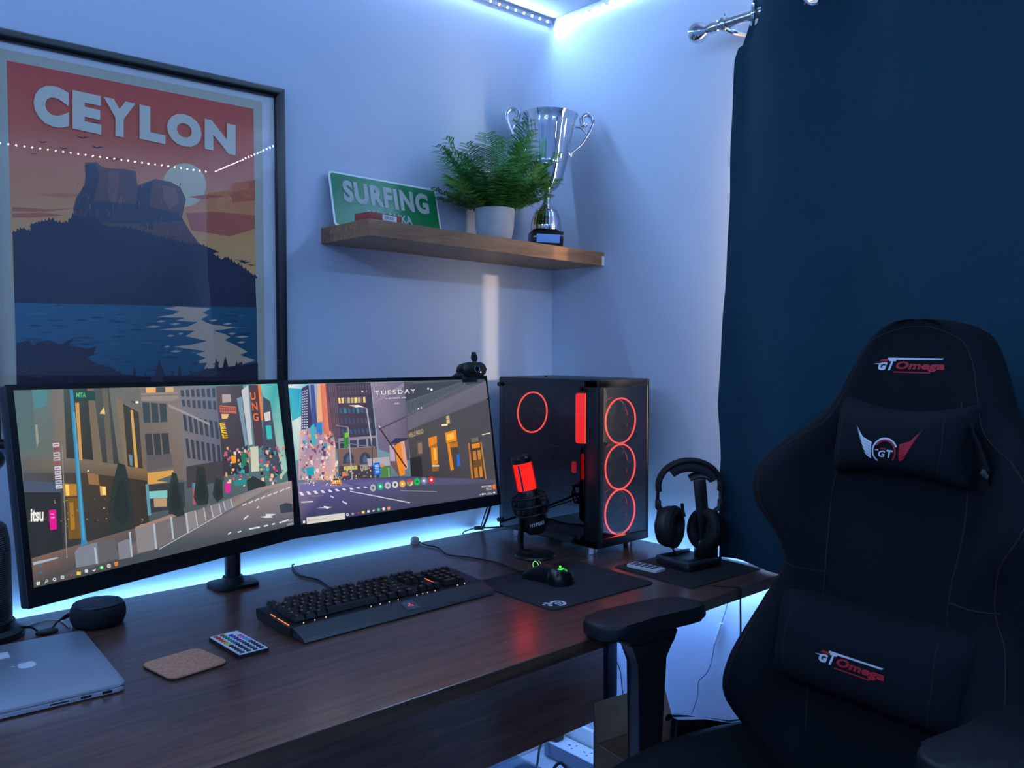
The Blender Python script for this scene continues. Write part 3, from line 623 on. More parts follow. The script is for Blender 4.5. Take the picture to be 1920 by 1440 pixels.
for k in range(150):
    x = random.uniform(1430, 1820); y = random.uniform(470, 720); s = random.uniform(5, 20); P.poly([(x, y), (x + s, y - 2), (x + s, y + s * random.uniform(.5, 2)), (x, y + s)], random.choice(((236, 190, 150), (64, 176, 180), (214, 120, 120), (226, 210, 200), (60, 70, 96), (240, 170, 80), (60, 150, 150), (196, 90, 120), (90, 100, 130), (40, 40, 52), (40, 44, 56))))
P.poly([(1545, 510), (1580, 510), (1580, 592), (1550, 600)], (44, 120, 96)); P.poly([(1605, 475), (1655, 468), (1660, 630), (1610, 634)], (200, 204, 180)); P.poly([(1480, 530), (1512, 528), (1512, 576), (1484, 580)], (240, 160, 50)); P.poly([(1440, 712), (1474, 706), (1476, 764), (1446, 770)], (226, 40, 150))
P.poly([(1500, 690), (1580, 680), (1580, 715), (1505, 725)], (40, 140, 140)); P.poly([(1230, 705), (1256, 705), (1262, 840), (1236, 846)], (170, 90, 100)); P.disc(1246, 724, 16, 16, (70, 140, 180))
P.poly([(1580, 690), (1620, 660), (1700, 700), (1704, 740), (1590, 770)], (44, 56, 52))
# trees
for t in ([(755, 575), (720, 700), (688, 900), (712, 1020), (790, 1070), (845, 1020), (858, 900), (830, 720), (800, 590)], [(1100, 636), (1076, 780), (1080, 900), (1130, 935), (1180, 905), (1160, 780), (1130, 646)], [(1262, 600), (1240, 800), (1262, 850), (1330, 842), (1338, 780), (1308, 602)], [(1380, 668), (1360, 780), (1390, 830), (1430, 800), (1424, 690)]):
    P.poly(t, (46, 54, 50)); c = V((sum(a for a, b in t) / len(t), sum(b for a, b in t) / len(t)))
    P.poly([tuple(c + (V(a) - c) * .6) for a in t], (40, 46, 44))
# pavement, barriers, road
P.poly([(200, 1190), (740, 1030), (1200, 905), (1480, 800), (1660, 735), (1870, 690), (1885, 975), (212, 1380)], [(126, 98, 86), (108, 92, 84), (92, 86, 88), (96, 92, 100), (150, 132, 130), (170, 150, 140), (76, 86, 94), (70, 70, 72)])
P.poly([(620, 1235), (1010, 1128), (1330, 950), (1500, 862), (1700, 752), (1862, 700), (1885, 975), (420, 1332)], [(70, 74, 78), (72, 80, 84), (74, 82, 86), (84, 90, 98), (120, 116, 126), (160, 142, 142), (78, 84, 96), (66, 68, 70)])
P.poly([(204, 1215), (360, 1182), (374, 1188), (210, 1234)], (170, 176, 186))
for pts, c in (([(475, 1150), (500, 1118), (618, 1086), (628, 1222), (484, 1250)], (124, 130, 142)), ([(618, 1086), (735, 1056), (752, 1190), (628, 1222)], (98, 96, 100)), ([(750, 1090), (812, 1066), (838, 1076), (844, 1182), (762, 1198)], (128, 128, 140)), ([(862, 1000), (900, 970), (980, 960), (1000, 1128), (880, 1158)], (136, 132, 134)), ([(980, 960), (1030, 930), (1100, 920), (1112, 1070), (1000, 1128)], (116, 110, 112)), ([(860, 990), (1100, 905), (1130, 920), (1010, 960), (880, 1000)], (158, 128, 116)),
               ([(1100, 930), (1180, 925), (1195, 1020), (1112, 1066)], (108, 104, 108)), ([(1180, 900), (1250, 880), (1262, 985), (1196, 1016)], (142, 134, 134)), ([(1262, 880), (1310, 862), (1320, 950), (1264, 978)], (132, 122, 122)), ([(1320, 862), (1340, 835), (1362, 925), (1324, 940)], (120, 110, 112)), ([(1350, 850), (1400, 835), (1408, 900), (1366, 918)], (134, 130, 134)), ([(1410, 832), (1440, 820), (1446, 884), (1412, 898)], (122, 120, 128)), ([(1446, 815), (1482, 806), (1486, 862), (1450, 880)], (128, 130, 140)), ([(1540, 790), (1690, 740), (1692, 760), (1545, 820)], (140, 134, 136))):
    P.poly(pts, c)
for x, y, l in ((604, 1120, 105), (828, 1020, 160), (984, 968, 160), (1094, 922, 145), (1190, 898, 130), (1250, 882, 100), (1304, 862, 88), (1350, 850, 78), (1402, 836, 68), (1430, 822, 60), (1476, 808, 56)): P.line(x, y, x + 14, y + l, 12 if x < 1200 else 7, (176, 186, 196))
P.line(1015, 1132, 1425, 900, 6, (176, 182, 188))
for a in ((1560, 940, 1590, 915, 8), (1595, 1002, 1665, 988, 9), (1690, 984, 1718, 977, 9), (1742, 972, 1762, 966, 9), (1790, 962, 1850, 942, 9), (1460, 1036, 1478, 1022, 8), (1522, 1022, 1545, 1016, 8), (1645, 868, 1658, 856, 7)): P.line(*a, (214, 222, 228))
for k in range(8): P.line(1552 + 40 * k, 850 - 15 * k, 1580 + 40 * k, 836 - 15 * k, 8, (206, 204, 214))
P.poly([(1665, 924), (1706, 916), (1700, 904), (1740, 904), (1770, 906), (1735, 918), (1745, 928), (1700, 930)], (214, 220, 226)); P.poly([(1790, 850), (1830, 832), (1872, 840), (1878, 890), (1800, 900)], (58, 64, 76))
# lamp post, signs
P.poly([(440, 106), (462, 106), (548, 1070), (560, 1095), (512, 1112), (516, 1080)], (58, 134, 176)); P.poly([(462, 250), (476, 250), (538, 1070), (526, 1072)], (84, 160, 196))
P.poly([(466, 112), (604, 116), (606, 176), (470, 172)], (38, 74, 72)); P.text('MTA', (484, 124), (546, 124), (484, 156), (90, 190, 110), bold=.02)
P.line(392, 470, 424, 1190, 7, (134, 134, 136)); P.disc(560, 628, 5, 6, (240, 220, 180))
for k in range(10):
    y = 446 + k * 30; P.poly([(332 + k * 2, y + 4), (374 + k * 2, y), (376 + k * 2, y + 25), (334 + k * 2, y + 28)], ((206, 196, 204), (148, 90, 100), (196, 188, 198), (190, 182, 192), (150, 96, 104), (206, 200, 206), (200, 196, 204), (206, 200, 210), (176, 190, 210), (200, 206, 214))[k]); P.line(338 + k * 2, y + 16, 366 + k * 2, y + 13, 6, (140, 60, 76) if k < 5 else (90, 90, 110))
P.text('itsu', (190, 872), (272, 868), (190, 956), (236, 238, 226), bold=.035); P.poly([(306, 880), (352, 876), (358, 1002), (316, 1008)], (228, 16, 146)); P.line(320, 930, 344, 926, 9, (246, 150, 210)); P.line(318, 905, 340, 908, 7, (246, 150, 210))
# taskbar
P.poly([(206, 1318), (1880, 934), (1885, 975), (212, 1380)], (72, 72, 74)) if False else None
P.grid([(226, 1342), (248, 1338), (250, 1360), (228, 1364)], 2, 2, .88, .88, (245, 245, 245)); P.disc(294, 1334, 8, 8, (235, 235, 235), 14, .65); P.line(288, 1340, 280, 1350, 4, (235, 235, 235)); P.disc(343, 1325, 11, 11, (240, 240, 240), 16, .55); P.rect(384, 1302, 405, 1322, (206, 214, 206)); P.rect(388, 1308, 401, 1316, (110, 120, 120)); P.poly([(440, 1296), (460, 1292), (452, 1304)], (226, 70, 60)); P.rect(486, 1276, 512, 1297, (240, 204, 70)); P.rect(538, 1262, 558, 1282, (206, 212, 224)); P.poly([(586, 1268), (592, 1262), (596, 1268), (608, 1252), (606, 1266), (596, 1275)], (230, 232, 236)); P.disc(646, 1249, 13, 13, (60, 200, 80)); P.disc(646, 1249, 7, 7, (220, 250, 220)); P.disc(693, 1238, 13, 13, (230, 200, 180)); P.disc(693, 1238, 6, 6, (90, 150, 220)); P.poly([(726, 1214), (750, 1210), (752, 1230), (738, 1242), (728, 1232)], (232, 130, 40))
P.rect(238, 1230, 262, 1245, (80, 110, 130)); P.rect(236, 1275, 264, 1288, (70, 104, 136)); P.text('17:21', (1846, 944), (1872, 938), (1847, 956), (225, 225, 225)); P.text('01/09/2020', (1838, 968), (1880, 959), (1839, 980), (215, 215, 215))
P.build('screen_image', SCR, m1, 'evening city street wallpaper')

# ---- right screen picture
P = Paint(o2 + n2 * 0.0004, n2, 7e-6)
P.f2 = lambda x, y: (520 + x / 4.3636, 680 + y / 4.3636)
P.poly([(85, 178), (1690, 135), (1795, 1078), (190, 1325)], [(150, 200, 214), (96, 100, 112), (70, 70, 84), (52, 54, 84)])
P.poly([(85, 178), (240, 174), (250, 760), (150, 800)], [(238, 240, 236), (110, 186, 206), (190, 204, 200), (150, 200, 190)]); P.poly([(88, 205), (210, 215), (220, 420), (120, 480)], [(70, 170, 200), (40, 156, 196), (56, 170, 190), (70, 180, 190)])
P.poly([(200, 210), (250, 180), (270, 176), (290, 560), (195, 560)], (64, 58, 92)); P.grid([(202, 230), (250, 215), (252, 560), (198, 560)], 3, 16, .5, .5, (196, 200, 226))
P.poly([(255, 177), (355, 174), (400, 500), (300, 640)], [(120, 160, 214), (170, 180, 220), (210, 150, 150), (84, 110, 170)]); P.poly([(330, 175), (350, 175), (390, 470), (320, 490)], (232, 176, 130)); P.poly([(270, 178), (300, 177), (330, 520), (285, 540)], (70, 84, 140))
P.poly([(350, 174), (400, 172), (432, 620), (384, 640)], [(226, 120, 96), (236, 132, 100), (226, 130, 96), (208, 104, 90)]); P.poly([(392, 172), (420, 171), (470, 600), (430, 625)], (122, 80, 90))
P.poly([(180, 560), (300, 520), (470, 640), (480, 960), (170, 960)], [(214, 190, 190), (120, 130, 180), (226, 176, 156), (220, 170, 160), (200, 150, 150)])
for k in range(150):
    x = random.uniform(180, 520); y = random.uniform(560, 960); s = random.uniform(6, 24)
    P.poly([(x, y), (x + s, y - 2), (x + s, y + s * random.uniform(.6, 2.2)), (x, y + s)], random.choice(((240, 190, 160), (214, 110, 100), (236, 220, 214), (90, 70, 110), (60, 150, 180), (240, 160, 100), (150, 90, 110), (70, 60, 100), (244, 214, 190))))
P.poly([(270, 520), (300, 500), (312, 660), (280, 680)], (60, 180, 190)); P.poly([(232, 860), (298, 852), (300, 920), (240, 926)], (30, 160, 186)); P.poly([(315, 495), (365, 490), (366, 570), (320, 580)], (50, 130, 196))
# dark tower
P.poly([(400, 171), (760, 164), (815, 700), (480, 720)], [(88, 66, 84), (66, 58, 78), (56, 54, 72), (76, 62, 84)])
P.grid([(410, 175), (480, 172), (520, 690), (470, 640)], 4, 1, .5, 1, (112, 88, 100)); P.grid([(490, 180), (755, 172), (762, 262), (500, 272)], 12, 2, .5, .8, (88, 80, 96))
P.grid([(490, 285), (720, 278), (724, 330), (496, 336)], 9, 1, .7, .9, (110, 104, 118), alt=((246, 208, 130),)); P.grid([(566, 284), (680, 280), (682, 330), (568, 334)], 4, 1, .75, .9, (196, 168, 120), alt=((250, 220, 130),))
P.grid([(496, 370), (740, 366), (748, 412), (502, 418)], 7, 1, .6, .9, (60, 96, 120), alt=((54, 130, 160),)); P.grid([(505, 455), (770, 450), (778, 500), (512, 506)], 8, 1, .55, .9, (74, 78, 104)); P.grid([(512, 545), (780, 540), (788, 580), (520, 586)], 8, 1, .5, .9, (56, 92, 120))
P.poly([(496, 620), (806, 596), (812, 690), (500, 706)], (140, 136, 156)); P.grid([(500, 640), (808, 612), (812, 690), (504, 704)], 4, 1, .8, .9, (62, 64, 84))
P.poly([(480, 706), (812, 690), (820, 840), (500, 860)], (122, 96, 90)); 
for cx_ in (580, 716): P.poly([(cx_ - 46, 828), (cx_ - 42, 770), (cx_ - 22, 742), (cx_, 732), (cx_ + 24, 742), (cx_ + 42, 768), (cx_ + 46, 822)], (60, 66, 88)); P.poly([(cx_ - 20, 790), (cx_, 752), (cx_ + 20, 788), (cx_ + 16, 818), (cx_ - 16, 820)], (84, 96, 124))
P.poly([(500, 846), (830, 838), (834, 960), (500, 972)], (70, 62, 74)); P.poly([(540, 850), (650, 842), (652, 875), (542, 880)], (206, 190, 90)); P.poly([(676, 838), (735, 834), (738, 878), (680, 882)], (150, 150, 140)); P.poly([(528, 895), (575, 890), (576, 925), (530, 930)], (226, 130, 84))
for k in range(50): x = random.uniform(500, 830); y = random.uniform(850, 965); P.disc(x, y, random.uniform(4, 9), random.uniform(4, 10), random.choice(((230, 190, 150), (120, 130, 160), (50, 44, 60), (190, 110, 90), (80, 130, 90))), 8)
# striped tower
P.poly([(760, 164), (1032, 156), (1080, 800), (826, 710)], [(176, 158, 178), (118, 112, 134), (84, 78, 92), (118, 106, 140)]); P.grid([(765, 170), (1036, 160), (1076, 700), (826, 700)], 26, 1, .45, 1, (100, 94, 120)); P.poly([(826, 540), (1056, 432), (1058, 444), (826, 554)], (82, 74, 96)); P.poly([(776, 330), (1040, 160), (1046, 190), (780, 342)], (150, 136, 156))
# near dark building
P.poly([(1030, 156), (1690, 135), (1780, 950), (1110, 960), (1060, 600)], [(92, 92, 104), (88, 94, 108), (74, 72, 78), (66, 62, 62), (92, 84, 92)])
P.poly([(1032, 180), (1690, 135), (1700, 160), (1500, 190), (1060, 442)], (64, 70, 80)); P.grid([(1040, 320), (1530, 146), (1540, 180), (1058, 440)], 15, 1, .86, 1, (92, 100, 112)); P.grid([(1044, 330), (1530, 152), (1536, 176), (1058, 420)], 15, 1, .5, .9, (78, 86, 98)); P.poly([(1036, 160), (1110, 158), (1060, 240), (1040, 250)], (84, 76, 82))
P.poly([(1060, 442), (1700, 150), (1720, 290), (1200, 500), (1062, 560)], [(104, 100, 118), (108, 108, 124), (102, 98, 112), (100, 94, 108), (108, 100, 116)])
P.poly([(1062, 560), (1200, 500), (1722, 300), (1782, 955), (1110, 965)], [(84, 76, 76), (80, 76, 78), (76, 76, 84), (74, 72, 76), (60, 56, 58)])
P.text('WELLS FARGO', (1066, 580), (1188, 540), (1072, 618), (186, 160, 122), bold=.02)
P.disc(1150, 378, 6, 8, (250, 240, 220)); P.disc(1174, 370, 5, 7, (230, 220, 200)); P.poly([(1376, 440), (1402, 432), (1404, 458), (1380, 464)], (206, 180, 130)); P.poly([(1378, 470), (1406, 462), (1408, 498), (1382, 500)], (220, 184, 120)); P.poly([(1338, 506), (1390, 500), (1388, 516), (1342, 520)], (240, 230, 190))
OR, OY = (230, 138, 34), (250, 186, 70)
for pts, c in (([(1236, 612), (1300, 598), (1318, 885), (1258, 892)], (96, 74, 44)), ([(1232, 618), (1300, 598), (1302, 660), (1236, 690)], OR), ([(1240, 690), (1300, 662), (1304, 690), (1244, 700)], (180, 108, 36)), ([(1252, 700), (1306, 690), (1310, 830), (1262, 838)], OR), ([(1272, 700), (1292, 700), (1300, 790), (1280, 800)], OY), ([(1262, 838), (1320, 836), (1318, 850), (1264, 852)], (220, 200, 180)), ([(1262, 852), (1316, 850), (1316, 886), (1266, 892)], (140, 90, 40)),
               ([(1366, 575), (1458, 548), (1500, 860), (1408, 884)], (84, 70, 54)), ([(1366, 575), (1458, 548), (1466, 640), (1378, 660)], OR), ([(1380, 590), (1440, 570), (1444, 620), (1384, 640)], OY), ([(1392, 664), (1470, 645), (1474, 690), (1398, 696)], (190, 116, 34)), ([(1384, 660), (1404, 656), (1440, 876), (1414, 884)], OR), ([(1430, 700), (1466, 690), (1496, 860), (1450, 872)], (70, 66, 68)), ([(1462, 752), (1484, 748), (1492, 848), (1470, 850)], (34, 110, 210)),
               ([(1556, 650), (1650, 610), (1700, 950), (1586, 955)], (66, 60, 58)), ([(1580, 622), (1640, 608), (1644, 645), (1586, 655)], (120, 104, 86)), ([(1584, 668), (1650, 654), (1654, 694), (1590, 704)], OR), ([(1556, 660), (1568, 656), (1600, 950), (1584, 955)], (190, 116, 40)), ([(1655, 650), (1666, 648), (1708, 950), (1698, 953)], (190, 130, 56)), ([(1594, 726), (1620, 720), (1640, 940), (1612, 944)], (196, 120, 36)), ([(1632, 718), (1656, 714), (1678, 935), (1652, 938)], (206, 130, 44)), ([(1600, 800), (1660, 790), (1664, 850), (1606, 860)], (110, 74, 38)), ([(1670, 586), (1738, 572), (1740, 578), (1672, 594)], (236, 226, 200))):
    P.poly(pts, c)
P.poly([(1130, 650), (1180, 640), (1190, 750), (1140, 758)], (96, 80, 74)); P.poly([(1145, 660), (1176, 652), (1182, 742), (1150, 746)], (146, 116, 92)); P.poly([(1080, 780), (1170, 770), (1190, 940), (1090, 950)], (44, 40, 44))
# kiosk, awning, poles
P.poly([(915, 660), (1015, 640), (1050, 640), (1040, 920), (990, 930), (920, 830)], (110, 84, 84)); P.poly([(956, 680), (1018, 640), (1042, 915), (1000, 930), (974, 820)], (240, 140, 36)); P.poly([(1000, 650), (1034, 636), (1062, 860), (1040, 880)], (226, 160, 140)); P.poly([(912, 676), (952, 672), (962, 806), (920, 806)], (190, 164, 190)); P.poly([(920, 660), (960, 620), (1060, 618), (1056, 632), (970, 660)], (52, 52, 84))
P.poly([(730, 786), (910, 770), (920, 840), (740, 850)], (176, 170, 180)); P.poly([(780, 822), (834, 816), (842, 918), (788, 926)], (24, 104, 206)); P.grid([(790, 834), (826, 830), (832, 905), (798, 912)], 1, 6, .9, .45, (190, 214, 250), keep=.9); P.poly([(845, 850), (925, 846), (925, 935), (850, 944)], (84, 130, 70)); P.poly([(842, 830), (862, 826), (866, 852), (846, 856)], (226, 140, 80))
P.line(822, 520, 1052, 860, 12, (70, 44, 40)); P.line(826, 516, 836, 534, 12, (214, 190, 190))
P.line(726, 370, 772, 690, 10, (176, 172, 184)); P.line(640, 352, 728, 374, 8, (160, 150, 160)); P.poly([(578, 350), (660, 346), (700, 362), (640, 366)], (250, 226, 214)); P.line(574, 530, 612, 1000, 9, (170, 164, 180)); P.line(476, 514, 576, 528, 6, (150, 140, 156)); P.line(345, 628, 770, 690, 6, (130, 122, 140)); P.poly([(536, 575), (578, 568), (580, 690), (540, 700)], (56, 130, 60)); P.poly([(548, 578), (578, 572), (578, 610), (552, 616)], (140, 190, 70)); P.line(770, 640, 775, 960, 8, (60, 56, 74)); P.line(905, 860, 910, 940, 6, (150, 200, 170))
# road
P.poly([(160, 985), (480, 965), (1000, 930), (1782, 955), (1795, 1078), (190, 1325)], [(150, 130, 160), (92, 88, 140), (70, 68, 96), (86, 84, 106), (72, 72, 88), (56, 56, 92)])
P.poly([(600, 985), (900, 960), (960, 985), (700, 1010)], (96, 96, 150)); P.poly([(1040, 1010), (1780, 985), (1795, 1078), (1090, 1160)], (74, 74, 92)); P.poly([(180, 1000), (500, 975), (620, 1010), (190, 1060)], (112, 108, 160))
for k in range(10): x = 190 + 58 * k; y = 1078 - 6 * k; P.poly([(x - 16, y - 18 + k), (x + 6, y - 20 + k), (x + 26, y + 8 - k), (x, y + 10 - k)], (226, 220, 232))
P.line(590, 1052, 1080, 1146, 8, (206, 200, 214)); P.line(190, 1142, 290, 1136, 10, (222, 220, 230)); P.line(428, 1090, 458, 1106, 10, (206, 202, 220)); P.line(526, 1134, 566, 1156, 11, (214, 210, 226)); P.line(280, 1095, 370, 1088, 5, (140, 136, 170)); P.line(1000, 1048, 1300, 1055, 4, (150, 140, 160))
P.poly([(316, 1190), (380, 1184), (372, 1172), (420, 1180), (446, 1178), (400, 1198), (392, 1190)], (226, 222, 230))
P.poly([(432, 965), (446, 946), (498, 944), (520, 966), (520, 1000), (440, 1010)], (232, 156, 60)); P.poly([(448, 962), (456, 950), (492, 948), (500, 962)], (70, 60, 70)); P.line(440, 1000, 512, 996, 8, (80, 50, 50)); P.poly([(276, 950), (310, 944), (316, 985), (280, 988)], (150, 140, 170))
for k in range(40): x = random.uniform(165, 520); y = random.uniform(930, 1010); P.disc(x, y, random.uniform(3, 8), random.uniform(3, 7), random.choice(((240, 200, 180), (200, 90, 90), (240, 236, 240), (60, 56, 90))), 8)
# widgets
P.text('TUESDAY', (792, 232), (1122, 216), (796, 266), (246, 246, 248), bold=.004, space=1.35); P.text('01 SEPTEMBER, 2020', (878, 289), (1046, 281), (879, 301), (226, 226, 230), bold=.01); P.text('- 18:25 -', (938, 330), (1000, 327), (939, 343), (226, 226, 230), bold=.01)
P.disc(690, 236, 6, 7, (250, 236, 190)); P.disc(724, 233, 6, 6, (150, 130, 120)); P.disc(1228, 214, 7, 8, (250, 246, 230)); P.disc(1256, 222, 9, 10, (240, 236, 226))
for x, y, c, d in ((777, 1025, (176, 176, 180), (90, 90, 96)), (838, 1013, (22, 176, 130), (226, 250, 240)), (898, 1006, (186, 184, 190), (120, 116, 124)), (958, 998, (196, 206, 200), (60, 70, 70)), (1018, 992, (236, 160, 60), (252, 226, 180)), (1078, 982, (226, 80, 60), (70, 130, 226)), (1137, 974, (30, 186, 84), (20, 120, 60)), (1195, 967, (120, 130, 160), (226, 232, 240)), (1254, 960, (224, 44, 50), (250, 226, 226))):
    P.disc(x, y, 25, 29, c, 22); P.disc(x, y, 10, 11, d, 14)
P.poly([(1055, 975), (1078, 954), (1100, 966), (1088, 982)], (220, 50, 44)); P.poly([(1100, 968), (1102, 1000), (1080, 1010), (1086, 984)], (240, 200, 60)); P.poly([(1056, 980), (1070, 986), (1080, 1010), (1060, 1002)], (60, 170, 80)); P.disc(1078, 982, 9, 10, (76, 130, 220), 14)
P.poly([(232, 1268), (546, 1228), (549, 1280), (236, 1322)], (214, 208, 200)); P.text('Type here to search', (262, 1284), (398, 1264), (263, 1302), (140, 136, 134), bold=.005); P.disc(252, 1290, 7, 8, (120, 116, 114), 12, .6)
P.grid([(203, 1294), (222, 1291), (223, 1312), (204, 1315)], 2, 2, .88, .88, (245, 245, 245)); P.disc(568, 1244, 10, 11, (230, 230, 230), 14, .55); P.rect(602, 1228, 620, 1246, (160, 160, 170)); P.poly([(648, 1226), (666, 1224), (658, 1238)], (196, 66, 76)); P.rect(686, 1214, 708, 1234, (236, 206, 90)); P.rect(730, 1208, 748, 1226, (220, 226, 236)); P.poly([(770, 1212), (776, 1206), (780, 1210), (790, 1198), (788, 1212), (780, 1220)], (232, 234, 238)); P.disc(822, 1203, 12, 13, (90, 190, 130)); P.disc(864, 1196, 12, 13, (236, 210, 200)); P.poly([(894, 1180), (916, 1178), (917, 1198), (905, 1208), (895, 1200)], (230, 150, 90))
P.text('MOSTLY CLEAR', (1666, 1010), (1746, 1002), (1668, 1022), (236, 232, 230), bold=.015); P.text('FEELS 18', (1700, 1026), (1746, 1021), (1701, 1036), (230, 226, 226)); P.text('LONDON', (1706, 1038), (1746, 1034), (1707, 1046), (226, 222, 222)); P.poly([(1752, 1002), (1772, 994), (1782, 1010), (1778, 1036), (1756, 1036)], (232, 116, 44))
P.text('17:21', (1716, 1060), (1738, 1057), (1717, 1068), (230, 230, 230)); P.text('01/09/2020', (1704, 1072), (1750, 1066), (1705, 1082), (230, 230, 230)); P.rect(1760, 1056, 1776, 1070, (226, 226, 226)); P.disc(1674, 1076, 9, 8, (220, 220, 226)); P.disc(1652, 1080, 4, 4, (220, 220, 226)); P.rect(1684, 1070, 1698, 1078, (220, 220, 226))
P.build('screen_image', SCR, m2, 'evening city crossing wallpaper with icons')

# ------------------------------------------------------------------ monitor arm
arm = thing('monitor_stand', 'black monitor stand with a round pole bolted near the back edge of the desk', 'monitor stand', (-1.105, -0.085, DZ))
pc_ = V((-1.105, -0.085, 0))
bm = nb(); prism(bm, rrect(.098, .088, .018, cx=pc_.x, cy=pc_.y), DZ, DZ + .008, bev=.002); obj('base_plate', bm, 'black_plastic', arm)
bm = nb(); cyl(bm, pc_ + V((0, 0, DZ + .008)), pc_ + V((0, 0, 1.10)), .0175, n=28); obj('pole', bm, 'black_plastic', arm)
bm = nb(); cyl(bm, pc_ + V((0, 0, DZ + .008)), pc_ + V((0, 0, DZ + .022)), .026, .022, n=28); obj('collar', bm, 'black_plastic', arm)
for tgt, nn in ((o1 + h1 * .2655 - u1 * .139, n1), (o2 + h2 * .2655 - u2 * .141, n2)):
    back = tgt - nn * .05; zc_ = 1.075; s = pc_ + V((0, 0, zc_)); el = (s + back) / 2 + V((0, .03, 0)); el.z = zc_; el.y = min(el.y, -0.075)
    bm = nb(); tube(bm, [s, el], .016, n=10, sub=0, flat=.8); tube(bm, [el, V((back.x, back.y, zc_))], .014, n=10, sub=0, flat=.8); cyl(bm, el - V((0, 0, .02)), el + V((0, 0, .02)), .02)
    cyl(bm, s - V((0, 0, .022)), s + V((0, 0, .022)), .027); obj('arm', bm, 'black_plastic', arm)
    bm = nb(); q = align(tgt - nn * .0475, -nn); prism(bm, rrect(.11, .11, .012), 0, .005, q); cyl(bm, tgt - nn * .052, tgt - nn * .075, .022); obj('mount_plate', bm, 'black_plastic', arm)

# ------------------------------------------------------------------ webcam
wc0 = o2 + h2 * .491 + u2 * -0.002
web = thing('webcam', 'black webcam with a flipped-up lens cover clipped on top of a monitor', 'webcam', wc0)
def W(x, y, z): return wc0 + h2 * x - n2 * y + u2 * z          # x across, y back, z up
wr = M((h2, -n2, u2)).transposed().to_4x4()
bm = nb(); prism(bm, rrect(.076, .034, .0165, 8), -.014, .014, M.Translation(W(.002, -.002, .0245)) @ wr @ M.Rotation(PI / 2, 4, 'X'), bev=.004); obj('body', bm, 'black_satin', web)
bm = nb(); box(bm, W(-.012, .006, .0115), (.06, .034, .009), rot=wr, bev=.003); box(bm, W(-.012, -.0075, .003), (.046, .005, .018), rot=wr, bev=.0015); box(bm, W(-.034, .006, .012), (.018, .03, .012), rot=wr @ M.Rotation(-.7, 4, 'Y'), bev=.003); obj('clip', bm, 'black_plastic', web)
bm = nb(); torus(bm, W(.008, -.0168, .0245), .0075, .0012, wr @ M.Rotation(PI / 2, 4, 'X'), 28, 6); obj('lens_ring', bm, 'chrome', web)
bm = nb(); cyl(bm, W(.008, -.0155, .0245), W(.008, -.017, .0245), .0068); obj('lens', bm, 'black_gloss', web)
bm = nb(); ball(bm, W(.0185, -.0163, .0170), .0016, n=10); obj('power_light', bm, emission('web_led', (1, .45, .3), 3.0), web)
bm = nb(); prism(bm, [(-.005, .004), (-.009, .011), (-.009, .017), (-.0055, .024), (-.0055, .028), (.0055, .028), (.0055, .024), (.009, .017), (.009, .011), (.005, .004)], -.002, .002, M.Translation(W(.008, -.010, .039)) @ wr @ M.Rotation(PI / 2, 4, 'X')); obj('lens_cover', bm, 'black_matte', web)

# ------------------------------------------------------------------ computer tower
PX0, PX1, PYF, PYB, PZ0, PZ1 = -0.305, -0.098, -0.475, -0.095, 0.762, 1.197
pcx, pcy = (PX0 + PX1) / 2, (PYF + PYB) / 2
tow = thing('computer_tower', 'black glass-sided computer tower with glowing red fan rings', 'computer', (pcx, pcy, DZ))
mat('case_black', (20, 22, 27), 0.4); mat('case_inside', (10, 10, 13), 0.5)
bm = nb(); T = .012
for c, s in (((pcx, pcy, PZ1 - .01), (PX1 - PX0, PYB - PYF, .02)), ((pcx, pcy, PZ0 + .01), (PX1 - PX0, PYB - PYF, .02)), ((PX1 - .004, pcy, (PZ0 + PZ1) / 2), (.008, PYB - PYF, PZ1 - PZ0 - .04)), ((pcx, PYB - .006, (PZ0 + PZ1) / 2), (PX1 - PX0 - .016, .012, PZ1 - PZ0 - .04))):
    box(bm, c, s, bev=.0025)
obj('case_shell', bm, 'case_black', tow)
bm = nb()
for c, s in (((PX0 + .011, PYF + .022, (PZ0 + PZ1) / 2), (.022, .044, PZ1 - PZ0)), ((PX1 - .005, PYF + .022, (PZ0 + PZ1) / 2), (.010, .044, PZ1 - PZ0)), ((pcx + .006, PYF + .022, PZ1 - .009), (PX1 - PX0 - .032, .044, .018)), ((pcx + .006, PYF + .022, PZ0 + .011), (PX1 - PX0 - .032, .044, .022))): box(bm, c, s, bev=.002)
obj('front_surround', bm, 'case_black', tow)
bm = nb(); box(bm, (pcx + .006, PYF + .003, (PZ0 + PZ1) / 2 + .003), (PX1 - PX0 - .034, .004, PZ1 - PZ0 - .043)); obj('front_glass', bm, 'tinted_glass', tow, smooth=False)
bm = nb(); box(bm, (PX0 - .0015, pcy + .021, (PZ0 + PZ1) / 2), (.004, PYB - PYF - .046, PZ1 - PZ0 - .006), bev=.0006, seg=1); sg = obj('side_glass', bm, 'tinted_glass', tow, smooth=False)
for y, z in ((-.104, 1.176), (-.418, 1.174), (-.102, .785), (-.418, .785)):
    bm = nb(); cyl(bm, (PX0 - .0035, y, z), (PX0 - .013, y, z), .0062, n=18, bev=.001); obj('thumb_screw', bm, 'black_plastic', tow)
bm = nb(); box(bm, (pcx + .02, pcy + .03, PZ0 + .055), (PX1 - PX0 - .04, PYB - PYF - .08, .07)); obj('power_supply_shroud', bm, 'case_inside', tow)
bm = nb(); box(bm, (PX1 - .03, pcy + .04, .99), (.004, .24, .26)); mb = obj('motherboard', bm, 'case_inside', tow)
bm = nb(); box(bm, (PX1 - .09, pcy + .06, .925), (.11, .22, .045), bev=.003); obj('graphics_card', bm, 'case_inside', tow)
bm = nb(); box(bm, (PX1 - .045, pcy + .06, 1.03), (.03, .08, .08), bev=.004)
for k in range(4): box(bm, (PX1 - .045, pcy - .02 - k * .009, 1.05), (.035, .005, .13))
